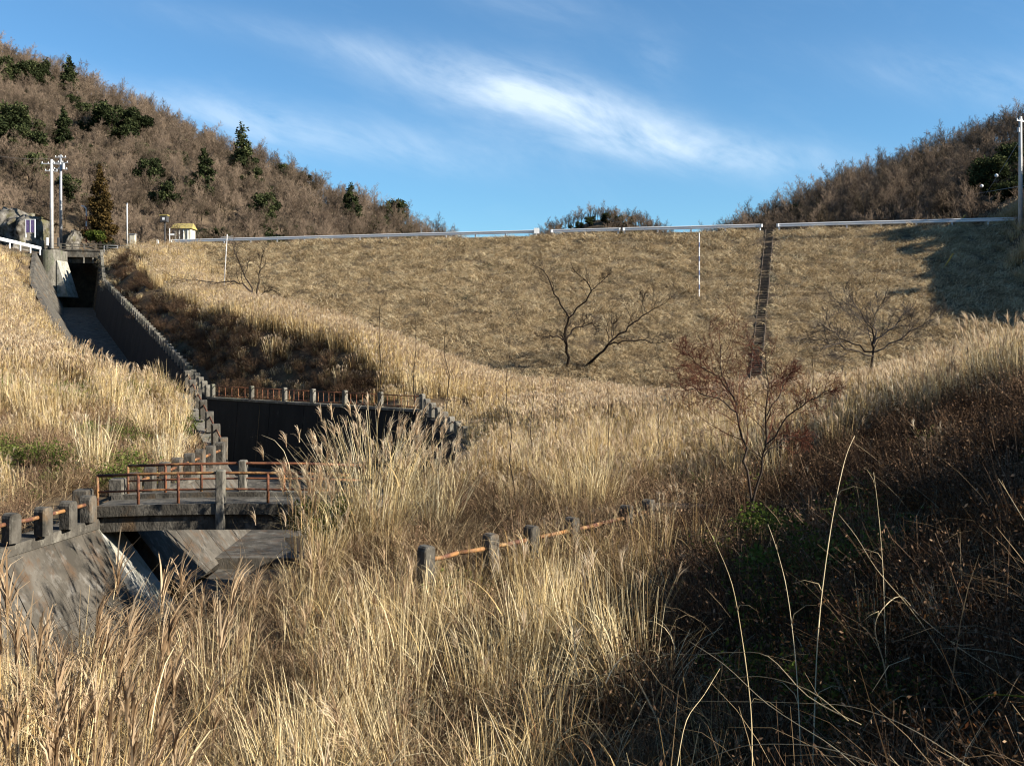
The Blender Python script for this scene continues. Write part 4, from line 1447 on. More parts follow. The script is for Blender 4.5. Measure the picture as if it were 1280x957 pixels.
EG = [  # px, py of the foot, kind, scale, label
    (6, 118, 'r', 1.2, "dark green evergreen at the far left edge near the top of the left hill"),
    (24, 118, 'r', 1.1, "dark evergreen second from the left edge in the upper green row"),
    (42, 120, 'r', 1.15, "dark evergreen third from the left edge in the upper green row"),
    (58, 122, 'p', 1.0, "dark evergreen at the right end of the upper green row"),
    (86, 132, 'p', 1.25, "pointed conifer standing up near the skyline above the green row"),
    (94, 150, 'r', .8, "low green evergreen below the pointed skyline conifer"),
    (104, 160, 'r', .8, "green evergreen halfway down the diagonal green band"),
    (124, 168, 'r', .8, "green evergreen at the lower right end of the diagonal green band"),
    (140, 190, 'r', 1.5, "large dark olive evergreen in the middle of the left hill"),
    (165, 190, 'r', 1.3, "dark olive evergreen right of the large one mid-hill"),
    (80, 198, 'p', 1.1, "light green pine behind the two utility poles"),
    (12, 205, 'r', 1.6, "broad green evergreen at the left edge above the rock face"),
    (34, 215, 'r', 1.2, "green evergreen between the left edge and the utility poles"),
    (30, 190, 'r', 1.2, "yellow green evergreen high at the left edge"),
    (256, 265, 'p', 1.35, "green conical conifer above the cream shed"),
    (302, 232, 'p', 1.5, "tall dark green pine near the left hill's skyline"),
    (314, 245, 'r', .9, "green evergreen shrub just right of the tall skyline pine"),
    (356, 216, 'r', .8, "small evergreen on the skyline of the left hill"),
    (378, 225, 'r', .7, "small evergreen right of the first skyline shrub"),
    (436, 240, 'r', .7, "little evergreen poking above the skyline in the middle of the ridge"),
    (484, 250, 'r', .8, "little evergreen near the low end of the left skyline"),
    (330, 292, 'r', 1.1, "dark green tree behind the guardrail left of the pair of conifers"),
    (438, 292, 'p', 1.15, "dark conifer behind the guardrail, left one of the pair"),
    (492, 286, 'r', 1.15, "bright green conifer behind the guardrail, right one of the pair"),
    (186, 250, 'r', 1.1, "dark olive evergreen above the thin pale pole"),
    (205, 275, 'r', 1.0, "dark green shrub tree beside the cream shed"),
    (90, 270, 'r', 1.0, "dark green shrub tree just right of the utility poles"),
    (40, 240, 'r', 1.0, "dark evergreen above the notice board"),
]
GREEN_XY = []
for i, (px, py, k, s, lab) in enumerate(EG):
    q = seen_on(LHILL, px, py, 155, 300)
    if q is None:
        q = (at(px, py, 235).x, 235, hill_z(LHILL, at(px, py, 235).x, 235))
    GREEN_XY.append(q[:2])
    plant_tree("evergreen_tree" if k == 'r' else "pine_tree", lab, "tree", q, (ROUNDS if k == 'r' else PINES)[i % 3], random.uniform(0, 6), s * 1.1, "evergreens on the left hill")
for i, (px, py, k, s, lab) in enumerate(((962, 283, 'r', .75, "small dark tree at the left foot of the right hill"), (1082, 222, 'r', .9, "dark evergreen on the skyline of the right hill"), (1240, 262, 'r', 1.4, "dark green evergreen low on the right hill left of the utility pole"), (1262, 240, 'r', 1.3, "dark green evergreen behind the right utility pole"), (1268, 276, 'r', 1.2, "dark green evergreen at the foot of the right utility pole"))):
    q = seen_on(RHILL, px, py, 125, 260)
    if q is None:
        q = (at(px, py, 228).x, 228, hill_z(RHILL, at(px, py, 228).x, 228))
    GREEN_XY.append(q[:2])
    plant_tree("evergreen_tree", lab, "tree", q, ROUNDS[i % 3], random.uniform(0, 6), s * .85, "evergreens on the right hill")
for i, (px, s) in enumerate(((722, 1.0), (735, 1.1), (757, 1.3), (771, 1.2), (783, 1.0))):
    x = at(px, 280, 420).x
    plant_tree("evergreen_tree", ["dark tree at the left end of the far knoll", "dark tree second from the left on the far knoll", "evergreen at the top of the far knoll", "evergreen just right of the top of the far knoll", "evergreen on the right shoulder of the far knoll"][i], "tree", (x, 412, hill_z(FHILL, x, 412) - 1.0), ROUNDS[i % 3], i, s * .72, "evergreens on the far knoll")

# rusty cedar by the bridge, with a green shrub at its foot
tk, cr_ = needle_tree(77, 12.0, 2.7, M['cedar'], droop=.25, n=9000, size=.24, irregular=.35, base=.08)
p = at(125, 306, 149)
plant_tree("cedar_tree", "tall rust-brown conical cedar beside the spillway bridge", "tree", p, (tk, cr_))
tk, cr_ = round_tree(78, 2.6, 1.7, leafy_mat('shrub_green', [(0.0, (.03, .05, .012)), (.5, (.12, .15, .03)), (1.0, (.26, .27, .07))], trans=.3), n=2600, size=.16)
plant_tree("green_shrub", "yellow-green shrub at the foot of the rusty cedar", "shrub", at(124, 309, 146), (tk, cr_))


# bare woods -------------------------------------------------------
def wood_points():
    out = []
    rg = np.random.default_rng(5)
    for fn, x0, x1, y0, y1, sp, side in ((LHILL, -170, 10, 152, 290, 2.75, 'left'), (RHILL, 44, 150, 122, 262, 2.75, 'right'), (FHILL, 6, 84, 396, 432, 2.4, 'far')):
        xs, ys = np.meshgrid(np.arange(x0, x1, sp), np.arange(y0, y1, sp))
        x = xs.ravel() + rg.uniform(-sp / 2, sp / 2, xs.size)
        y = ys.ravel() + rg.uniform(-sp / 2, sp / 2, xs.size)
        z = fn(x, y)
        px = 640 + 1244 * x / y
        ok = (z > 11.0) & (px > -90) & (px < 1370)
        # visible side only plus the strip just behind the ridge
        grad = fn(x, y + 14) - z
        ok &= (grad > -7.5)
        ok &= np.array([mnoise.noise(Vector((a * .05, b * .05, 4.0))) for a, b in zip(x, y)]) > -.42
        if side == 'left':
            ok &= ~((y < 160) & (x < -50))
        for a, b, c in zip(x[ok], y[ok], z[ok]):
            if all((a - g[0]) ** 2 + (b - g[1]) ** 2 > 4.0 for g in GREEN_XY):
                out.append((a, b, c, side))
    return out


WOOD = wood_points()


def app_size(w):
    px = 640 + 1244 * w[0] / w[1]
    hidden = (HOR - 1244 * w[2] / w[1]) > 296
    return -(9000 if hidden or px < -5 or px > 1285 else 0) + 1000.0 / w[1]


WOOD.sort(key=app_size, reverse=True)
wood_solo, wood_mass = WOOD[:290], WOOD[290:]
LAB = {'left': "bare grey-brown deciduous tree among many alike on the left hillside", 'right': "bare dark brown deciduous tree among many alike on the right hillside", 'far': "bare tree among several alike on the far knoll"}
for (x, y, z, side) in wood_solo:
    o = link_mesh("bare_tree", HT[random.randrange(6)], None, (x, y, z - .3), (random.uniform(-.08, .08), random.uniform(-.08, .08), random.uniform(0, 6.28)))
    s = random.uniform(.55, 1.0) * (.62 if side == 'far' else 1)
    o.scale = (s * 1.05, s * 1.05, s)
    fn_ = {'left': LHILL, 'right': RHILL, 'far': FHILL}[side]
    sky_ = side != 'far' and float(fn_(np.array([x]), np.array([y + 9.0]))[0]) < z + 1.0
    if sky_:
        tag(o, "bare tree standing in the row against the sky along the %s hill's ridge" % side, "tree", "bare trees on the %s skyline" % side)
    else:
        tag(o, LAB[side], "tree", "bare trees on the %s %s" % (side, "knoll" if side == 'far' else "hillside"))


# ------------------------------------------------------------------ scattering (stuff only)
def scatter(name, label, pts, templates, rot, scl, cat=None):
    """one stuff object; its points carry rotation, scale and which template to use"""
    pts = np.asarray(pts, float)
    n = len(pts)
    me = bpy.data.meshes.new(name)
    me.vertices.add(n)
    me.vertices.foreach_set("co", pts.astype(np.float32).ravel())
    a = me.attributes.new("rotv", 'FLOAT_VECTOR', 'POINT')
    a.data.foreach_set("vector", rot.astype(np.float32).ravel())
    a = me.attributes.new("sclv", 'FLOAT_VECTOR', 'POINT')
    a.data.foreach_set("vector", scl.astype(np.float32).ravel())
    a = me.attributes.new("pick", 'INT', 'POINT')
    a.data.foreach_set("value", np.random.default_rng(n).integers(0, len(templates), n).astype(np.int32))
    me.update()
    o = link_mesh(name, me)
    ng = bpy.data.node_groups.new(name, 'GeometryNodeTree')
    ng.interface.new_socket("Geometry", in_out='INPUT', socket_type='NodeSocketGeometry')
    ng.interface.new_socket("Geometry", in_out='OUTPUT', socket_type='NodeSocketGeometry')
    N, L = ng.nodes, ng.links
    gi, go = N.new('NodeGroupInput'), N.new('NodeGroupOutput')
    iop = N.new('GeometryNodeInstanceOnPoints')
    join = N.new('GeometryNodeJoinGeometry')
    for t in templates:
        oi = N.new('GeometryNodeObjectInfo')
        oi.inputs['Object'].default_value = t
        g2i = N.new('GeometryNodeGeometryToInstance')
        L.new(oi.outputs['Geometry'], g2i.inputs[0])
        L.new(g2i.outputs[0], join.inputs[0])

    def named(nm, ty):
        a_ = N.new('GeometryNodeInputNamedAttribute')
        a_.data_type = ty
        a_.inputs['Name'].default_value = nm
        return a_.outputs['Attribute']
    L.new(gi.outputs[0], iop.inputs['Points'])
    L.new(join.outputs[0], iop.inputs['Instance'])
    iop.inputs['Pick Instance'].default_value = True
    L.new(named('pick', 'INT'), iop.inputs['Instance Index'])
    e2r = N.new('FunctionNodeEulerToRotation')
    L.new(named('rotv', 'FLOAT_VECTOR'), e2r.inputs[0])
    L.new(e2r.outputs[0], iop.inputs['Rotation'])
    L.new(named('sclv', 'FLOAT_VECTOR'), iop.inputs['Scale'])
    L.new(iop.outputs[0], go.inputs[0])
    md = o.modifiers.new("scatter", 'NODES')
    md.node_group = ng
    for t in templates:
        for m_ in t.data.materials:
            if m_.name not in [q.name for q in me.materials]:
                me.materials.append(m_)
    return tag(o, label, cat, None, 'stuff')


def tmpl(me):
    return bpy.data.objects.new("template_" + me.name, me)


HTO = [tmpl(m) for m in HT] * 2
for k in range(2):
    t_ = round_tree(240 + k, 4.6, 2.4, M['pine'], n=2600, size=.2)[1]
    HTO.append(tmpl(t_))
P_ = np.array([(w[0], w[1], w[2] - .3) for w in wood_mass])
n = len(P_)
s = rng.uniform(.5, 1.0, n)
scatter("mixed_woods", "mass of bare trees and scattered low evergreens filling the hillsides behind the dam", P_, HTO, np.stack([rng.uniform(-.08, .08, n), rng.uniform(-.08, .08, n), rng.uniform(0, 6.28, n)], 1), np.stack([s * 1.05, s * 1.05, s], 1))


def ribbons(rg, n, base, az, length, lean, curve, width, seg=4, tipw=.25, twist=None):
    """n curved blades: returns verts, quads. lean = start angle from vertical, curve = added bend along the blade"""
    t = np.linspace(0, 1, seg + 1)
    ds = length[:, None] / seg
    ang = lean[:, None] + curve[:, None] * (t[None, :-1] ** 1.3)
    dx = np.sin(ang) * ds
    dz = np.cos(ang) * ds
    hx = np.concatenate([np.zeros((n, 1)), np.cumsum(dx, 1)], 1)
    hz = np.concatenate([np.zeros((n, 1)), np.cumsum(dz, 1)], 1)
    ca, sa = np.cos(az)[:, None], np.sin(az)[:, None]
    P = np.stack([base[:, 0:1] + hx * ca, base[:, 1:2] + hx * sa, base[:, 2:3] + hz], -1)
    tw = rg.uniform(0, np.pi, n) if twist is None else twist
    side = np.stack([np.cos(az + np.pi / 2) * np.cos(tw) + np.cos(az) * np.sin(tw) * .6, np.sin(az + np.pi / 2) * np.cos(tw) + np.sin(az) * np.sin(tw) * .6, np.zeros(n)], -1)
    w = width[:, None] * (1 - (1 - tipw) * t[None, :] ** 1.5) / 2
    off = side[:, None, :] * w[..., None]
    V = np.stack([P - off, P + off], 2)            # n, seg+1, 2, 3
    idx = np.arange(n * (seg + 1) * 2).reshape(n, seg + 1, 2)
    Q = np.stack([idx[:, :-1, 0], idx[:, :-1, 1], idx[:, 1:, 1], idx[:, 1:, 0]], -1).reshape(-1, 4)
    return V.reshape(-1, 3), Q, P


def join_parts(name, parts):
    """parts: (V, Q, tint per vertex, material)"""
    vs, qs, ts, mi, mats, b = [], [], [], [], [], 0
    for V, Q, tn, m_ in parts:
        if m_ not in mats:
            mats.append(m_)
        vs.append(V)
        qs.append(Q + b)
        ts.append(tn)
        mi.append(np.full(len(Q), mats.index(m_)))
        b += len(V)
    me = np_mesh(name, np.concatenate(vs), np.concatenate(qs), mats[0], np.concatenate(ts))
    for m_ in mats[1:]:
        me.materials.append(m_)
    me.polygons.foreach_set("material_index", np.concatenate(mi).astype(np.int32))
    return me


def susuki_mesh(seed, n=60, h=1.8, r=.35, w=.010, plumes=10, wind=.35, leaves=40, plume_mat='plume', plume_len=.28, plume_w=1.0, wild=.3, seg=5, straw='susuki'):
    rg = np.random.default_rng(seed)
    parts = []
    base = np.zeros((n, 3))
    a = rg.uniform(0, 2 * np.pi, n)
    q = rg.random(n) ** .5 * r
    base[:, 0], base[:, 1] = np.cos(a) * q, np.sin(a) * q
    base[:, 2] = -.12
    az = a + rg.normal(0, .7, n)
    L_ = h * rg.uniform(.62, 1.08, n)
    lean = np.abs(rg.normal(.10, wild * .4, n))
    curve = rg.gamma(2.0, wild * .3, n)
    V, Q, P = ribbons(rg, n, base, az, L_, lean, curve, np.full(n, w) * rg.uniform(.7, 1.4, n), seg)
    tn = np.repeat(rg.uniform(.2, 1.0, n), (seg + 1) * 2)
    hfac = np.tile(np.repeat(np.linspace(-.22, .12, seg + 1), 2), n)  # feet tinted darker than tips: shade between the stems put into the colour
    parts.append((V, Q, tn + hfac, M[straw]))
    if leaves:
        # long arching leaves leaving the stems part way up
        k = rg.integers(0, n, leaves)
        lv = rg.integers(0, max(1, seg - 1), leaves)
        b2 = P[k, lv]
        V, Q, _ = ribbons(rg, leaves, b2, rg.uniform(0, 2 * np.pi, leaves), h * rg.uniform(.25, .55, leaves), rg.uniform(.1, .7, leaves), rg.uniform(1.0, 2.4, leaves), np.full(leaves, w * 1.5) * rg.uniform(.6, 1.3, leaves), 5, .1)
        parts.append((V, Q, np.repeat(rg.uniform(.1, .95, leaves), 12), M[straw]))
    if plumes:
        k = rg.choice(n, plumes, replace=False)
        tips = P[k, -1]
        m_ = 15
        b2 = np.repeat(tips, m_, 0)
        b2[:, 2] -= np.tile(np.linspace(0, plume_len * .4, m_), plumes)
        pa = np.repeat(az[k] + rg.normal(0, .2, plumes), m_) + rg.normal(0, .5, plumes * m_)
        n3 = plumes * m_
        V, Q, _ = ribbons(rg, n3, b2, pa, plume_len * rg.uniform(.6, 1.1, n3), rg.uniform(0, .5, n3), rg.uniform(.6, 1.7, n3), np.full(n3, w * 1.3 * plume_w), 3, .3)
        parts.append((V, Q, np.repeat(rg.uniform(.1, 1, n3), 8), M[plume_mat]))
    return join_parts("susuki", parts)


def thatch_mesh(seed, n=90, r=.6, L0=.8, w=.010, lay=1.1, mat='susuki', zt=.1):
    """fallen straw: blades lying at all angles with some arching over"""
    rg = np.random.default_rng(seed)
    base = np.zeros((n, 3))
    a = rg.uniform(0, 2 * np.pi, n)
    q = rg.random(n) ** .5 * r
    base[:, 0], base[:, 1], base[:, 2] = np.cos(a) * q, np.sin(a) * q, rg.uniform(-.05, zt, n)
    V, Q, _ = ribbons(rg, n, base, rg.normal(0, 1.1, n), L0 * rg.uniform(.5, 1.2, n), rg.uniform(.3, lay, n), rg.uniform(.4, 1.8, n), w * rg.uniform(.6, 1.4, n), 4, .2)
    return join_parts("thatch", [(V, Q, np.repeat(rg.uniform(0, 1, n), 10), M[mat])])


def bush_mesh(seed, n_tw=60, h=.9, r=.6, leaf=500, lsize=.035, tmat='brush', lmat='fern'):
    rg = np.random.default_rng(seed)
    base = np.zeros((n_tw, 3))
    a = rg.uniform(0, 2 * np.pi, n_tw)
    base[:, 0], base[:, 1] = np.cos(a) * r * .3 * rg.random(n_tw), np.sin(a) * r * .3 * rg.random(n_tw)
    V, Q, P = ribbons(rg, n_tw, base, a + rg.normal(0, .5, n_tw), h * rg.uniform(.6, 1.2, n_tw), rg.uniform(.1, .9, n_tw), rg.uniform(-.3, 1.0, n_tw), np.full(n_tw, .009), 4, .3)
    parts = [(V, Q, np.repeat(rg.uniform(0, 1, n_tw), 10), M[tmat])]
    if leaf:
        k = rg.integers(0, n_tw, leaf)
        lv = rg.integers(1, 5, leaf)
        u = rg.random((leaf, 1))
        c = P[k, lv] * u + P[k, lv - 1] * (1 - u) + rg.normal(0, .035, (leaf, 3))
        d1 = rg.normal(size=(leaf, 3))
        d1 /= np.linalg.norm(d1, axis=1)[:, None]
        d2 = np.cross(d1, rg.normal(size=(leaf, 3)))
        d2 /= np.linalg.norm(d2, axis=1)[:, None]
        s_ = lsize * rg.uniform(.6, 1.5, leaf)[:, None]
        A, B = d1 * s_ * 2, d2 * s_ * .45
        V = np.stack([c, c + A * .5 + B, c + A, c + A * .5 - B], 1).reshape(-1, 3)
        parts.append((V, np.arange(leaf * 4).reshape(-1, 4), np.repeat(rg.random(leaf), 4), M[lmat]))
    return join_parts("bush", parts)


# templates
SUS_NEAR = [tmpl(susuki_mesh(300 + i, (95, 80, 70, 60, 55, 60)[i], (1.95, 1.8, 1.7, 1.35, 1.2, 1.5)[i], .30, .011, 2 if i < 2 else 0, leaves=(50, 50, 60, 90, 110, 80)[i], wild=(.16, .22, .35, .9, 1.2, .7)[i])) for i in range(6)]
SUS_RUST = [tmpl(susuki_mesh(310 + i, 40, 1.35, .32, .009, 0, leaves=60, wild=(.5, .8, 1.0)[i], straw='rustystraw')) for i in range(3)]
SUS_PLUME = [tmpl(susuki_mesh(320 + i, 46, 1.9, .25, .0085, 14, leaves=22, wild=.2, plume_mat='redplume', plume_len=.34, plume_w=1.1)) for i in range(3)]
SUS_MID = [tmpl(susuki_mesh(340 + i, (80, 75, 55, 55)[i], (1.95, 1.85, 1.5, 1.3)[i], .36, .016, 7, leaves=(40, 40, 70, 80)[i], wild=(.18, .26, .7, 1.0)[i], plume_len=.28)) for i in range(4)]
SUS_FAR = [tmpl(susuki_mesh(360 + i, 52, 1.9, .6, .032, 10, leaves=18, wild=.2, seg=4, plume_len=.3, straw='farstraw')) for i in range(4)]
THATCH_NEAR = [tmpl(thatch_mesh(380 + i, 60, .6, 1.15, .011, 1.45, 'deadstraw', zt=.4)) for i in range(4)]
MOWN = [tmpl(thatch_mesh(400 + i, 100, .75, .45, .028, 1.6, 'mown', zt=.05)) for i in range(6)]
BUSH_BROWN = [tmpl(bush_mesh(420 + i, 90, .85, .6, 700, .018, 'brush', 'brush')) for i in range(3)]
BUSH_FERN = [tmpl(bush_mesh(430 + i, 90, .8, .7, 1500, .02, 'darkbrush', 'fern')) for i in range(3)]
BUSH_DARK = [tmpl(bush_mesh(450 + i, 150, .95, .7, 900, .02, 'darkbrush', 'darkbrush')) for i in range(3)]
BUSH_GREEN = [tmpl(bush_mesh(440 + i, 50, .7, .6, 900, .03, 'brush', 'weed')) for i in range(3)]


def field(x0, x1, y0, y1, dens, seed):
    rg = np.random.default_rng(seed)
    n = int((x1 - x0) * (y1 - y0) * dens)
    return rg.uniform(x0, x1, n), rg.uniform(y0, y1, n), rg


def in_view(x, y, m=1.18, pad=4):
    return (np.abs(x) < y * .514 * m + pad)


def on_bridge_way(x, y):
    return (x > -12.6) & (x < -2.0) & (y > 23.2) & (y < 28.0)


def stair_dist(x, y):
    dx, dy = STAIR_DV.x, STAIR_DV.y
    L2 = dx * dx + dy * dy
    t = np.clip(((x - STAIR_TOP.x) * dx + (y - STAIR_TOP.y) * dy) / L2, 0, 1.0)
    return np.hypot(x - STAIR_TOP.x - t * dx, y - STAIR_TOP.y - t * dy)


def rots(rg, n, tilt=.08):
    return np.stack([rg.normal(0, tilt, n), rg.normal(0, tilt, n), rg.uniform(0, 2 * np.pi, n)], 1)


def noise2(x, y, s, seed):
    return np.array([mnoise.noise(Vector((a * s, b * s, seed))) for a, b in zip(x, y)])


def kx(x, y):
    return 640 + 1244 * x / np.maximum(y, .5)


# 1. mown straw on the dam face
def dam_straw():
    rg = np.random.default_rng(31)
    n = 23000
    s = rg.uniform(-58, 62, n)
    d = rg.uniform(0, 48, n)
    x = s * CT - d * CT * T
    y = CREST_Y0 - s * T * CT - d * CT
    z = CREST_Z - DAM_M * d
    b = base_h(x, y)
    ok = (z > b - .1) & (dam_h(x, y) > -20) & (stair_dist(x, y) > 1.1) & in_view(x, y, 1.12, 3)
    x, y, z = x[ok], y[ok], z[ok]
    n = len(x)
    cl = noise2(x, y, .45, 3.0)
    ok = cl > -.62 + rg.uniform(0, .25, n)
    x, y, z, cl = x[ok], y[ok], z[ok], cl[ok]
    n = len(x)
    # combed mostly downhill and to the right, as it was raked
    rz = rg.normal(-1.15, .75, n)
    tilt = math.atan(DAM_M)
    R = np.stack([np.full(n, tilt) + rg.normal(0, .1, n), rg.normal(0, .1, n), rz * 0], 1)
    # compose: spin about the slope normal, then tilt
    out = np.empty((n, 3))
    for i in range(n):
        m_ = Euler((tilt, 0, -math.atan(T))).to_matrix() @ Euler((rg.normal(0, .12), rg.normal(0, .12), rz[i])).to_matrix()
        out[i] = m_.to_euler()
    sc = rg.uniform(.55, 1.25, n) * (1 + cl * .6)
    scatter("mown_grass", "raked dry straw covering the whole dam face", np.stack([x, y, z + .02], 1), MOWN, out, np.stack([sc * 1.15, sc * 1.15, sc], 1), "grass")


dam_straw()


def tall_zone(x, y):
    """where the pampas grass stands: True, and its height factor"""
    z = base_h(x, y)
    dm = dam_h(x, y)
    on_ground = z > dm - .9
    return on_ground


# 2. far pampas grass
def far_susuki():
    x, y, rg = field(-75, 62, 44, 148, 1.75, 41)
    ok = in_view(x, y, 1.08, 2) & ~chan_mask(x, y) & (chan_dist(x, y) > .7)
    z, dm = base_h(x, y), dam_h(x, y)
    ok &= (z > dm - 1.0)
    ok &= ~((x > 38) & (y > 70) & (z > dm + 2.0)) | (rg.random(len(x)) < .5)
    # top left: only up to the bridge road
    ok &= ~((x < -44) & (y > 141)) & ~((x < -66) & (y > 120))
    x, y, z = x[ok], y[ok], np.maximum(z, dm)[ok]
    n = len(x)
    nz = noise2(x, y, .12, 7.0) + .5 * noise2(x, y, .5, 1.0)
    cd = chan_dist(x, y)
    keep = rg.random(n) < np.clip(.95 + nz * .7, .35, 1)
    keep &= (cd > 2.0) | (rg.random(n) < .45)
    x, y, z, nz, cd = x[keep], y[keep], z[keep], nz[keep], cd[keep]
    n = len(x)
    h = rg.uniform(.68, 1.05, n) * (1 + .22 * nz)
    h *= np.where(cd < 3.0, .62, 1.0)
    gx = base_h(x + 2.0, y + 2.6) - base_h(x - 1.0, y - 1.3)
    slope = (gx > 1.7) & (cd < 9) & (x < -2)
    h = np.where(slope, h * np.where(rg.random(n) < .07, .85, .33), h)
    slp = np.stack([x[slope], y[slope], z[slope]], 1)  # dark-coloured brush goes here to deepen the shadow band on the slope
    q = rg.random(len(slp)) < .75
    slp = slp[q] + rg.normal(0, .4, (q.sum(), 3)) * np.array([1, 1, 0])
    slp[:, 2] = ground_h(slp[:, 0], slp[:, 1]) - .05
    good = ~chan_mask(slp[:, 0], slp[:, 1])
    slp = slp[good]
    sc_ = rg.uniform(.9, 1.6, len(slp))
    scatter("dark_brush", "dark brush added to blacken the shadow band above the spillway wall", slp, BUSH_DARK, rots(rg, len(slp), .15), np.stack([sc_, sc_, sc_ * .8], 1), "brush")
    h *= np.where(y > 95, .82, 1.0)
    edge = (base_h(x, y) - dam_h(x, y))
    h *= np.clip(.55 + (edge + 1) * .35, .45, 1.0)
    R = rots(rg, n, .09)
    scatter("pampas_grass", "pale tall pampas grass filling the valley below the dam", np.stack([x, y, z - .05], 1), SUS_FAR, R, np.stack([h ** .5, h ** .5, h], 1), "grass")


far_susuki()


# 3. middle distance
def mid_susuki():
    x, y, rg = field(-32, 32, 21, 46, 2.5, 51)
    ok = in_view(x, y, 1.12, 2) & ~chan_mask(x, y) & (chan_dist(x, y) > .6) & ~on_bridge_way(x, y)
    x, y = x[ok], y[ok]
    n = len(x)
    z = ground_h(x, y)
    nz = noise2(x, y, .22, 3.0) + .5 * noise2(x, y, .8, 1.5)
    px = kx(x, y)
    dens = np.clip(.75 + nz * .9, .12, 1)
    leftlow = (x < -9) & (y < 33)
    dens = np.where(leftlow, dens * .30, dens)
    gp = (x < -9) & (y > 31) & (y < 48) & (noise2(x, y, .3, 33.0) > -.03)
    dens = np.where(gp, dens * .25, dens)
    dens = np.where((x > 5) & (y < 25), dens * .06, dens)
    dens = np.where((px > 900) & (y < 29), dens * .5, dens)
    dens = np.where((x > -3) & (x < 6) & (y < 27) & (y > 21), dens * .45, dens)
    k = rg.random(n) < dens
    x, y, z, nz, px = x[k], y[k], z[k], nz[k], px[k]
    n = len(x)
    h = rg.uniform(.65, 1.02, n) * (1 + .25 * nz)
    h = np.where((x < -9) & (y < 36), h * .62, h)
    h *= np.where(np.hypot(x + 3.0, y - 23.4) < 3.4, .42, 1.0)
    h = np.where((x > -3) & (x < 6) & (y < 30), h * .62, h)
    h = np.where((chan_dist(x, y) < 1.6) & ((x > -6) | (y < 37)), h * .6, h)
    scatter("pampas_grass", "tall dry pampas grass on both banks in the middle distance", np.stack([x, y, z - .05], 1), SUS_MID, rots(rg, n, .12), np.stack([h ** .5, h ** .5, h], 1), "grass")


mid_susuki()


# 4. foreground
def near_grass():
    x, y, rg = field(-14, 9, 3.4, 22.5, 3.7, 61)
    ok = in_view(x, y, 1.15, 1.2) & ~chan_mask(x, y) & (chan_dist(x, y) > .35) & ~on_bridge_way(x, y)
    x, y = x[ok], y[ok]
    n = len(x)
    z = ground_h(x, y)
    nz = noise2(x, y, .35, 13.0) + .5 * noise2(x, y, 1.1, 1.5)
    px = kx(x, y)
    shade = np.clip((px - 800 - 90 * noise2(x, y, .5, 66.)) / 160, 0, 1)
    cl = noise2(x, y, 1.0, 55.0)
    dens = np.clip(.78 + nz * .8 + cl * 1.7, .04, 1) * (1 - .82 * shade)
    k = rg.random(n) < dens
    x, y, z, nz, px = x[k], y[k], z[k], nz[k], px[k]
    n = len(x)
    h = rg.uniform(.55, 1.15, n) * (1 + .3 * nz)
    h *= np.where(y < 6, .72, 1.0)
    h = np.where((y > 15) & (px > 500), h * .74, h)
    h = np.where((px < 370) & (y > 10.5), h * np.clip(1 - (y - 10.5) * .14, .3, 1), h)
    h = np.where(px > 880, h * .6, h)
    h = np.where((px > 600) & (px < 850) & (y > 18.5), h * .7, h)
    plume = (px < 520) & (rg.random(n) < .17)
    h = np.where((px > 380) & (px < 620) & (y > 17.5), h * .6, h)
    h = np.where((px > 110) & (px < 330) & (y > 7), h * .55, h)
    rusty = ~plume & (noise2(x, y, .5, 91.0) > .12) & (rg.random(n) < .6)
    P = np.stack([x, y, z - .05], 1)
    S = np.stack([h ** .5, h ** .5, h], 1)
    R = rots(rg, n, .15)
    scatter("dry_grass", "tangled tall straw-coloured grass in the foreground", P[~plume & ~rusty], SUS_NEAR, R[~plume & ~rusty], S[~plume & ~rusty], "grass")
    scatter("rusty_grass", "reddish-brown withered grass in patches among the straw", P[rusty], SUS_RUST, R[rusty], S[rusty], "grass")
    scatter("plumed_reeds", "brown feathery reed plumes in the lower left foreground", P[plume], SUS_PLUME, R[plume], S[plume], "grass")
    # fallen thatch
    x, y, rg = field(-13, 9, 3.4, 30, 4.0, 62)
    ok = in_view(x, y, 1.12, 1) & ~chan_mask(x, y) & (chan_dist(x, y) > .4) & ~on_bridge_way(x, y)
    px = kx(x, y)
    ok &= rg.random(len(x)) < np.where(px > 840, .35, 1.0)
    x, y = x[ok], y[ok]
    n = len(x)
    sc = rg.uniform(.6, 1.2, n)
    scatter("fallen_straw", "matted fallen straw lying between the grass stems", np.stack([x, y, ground_h(x, y)], 1), THATCH_NEAR, rots(rg, n, .2), np.stack([sc, sc, sc], 1), "grass")


near_grass()


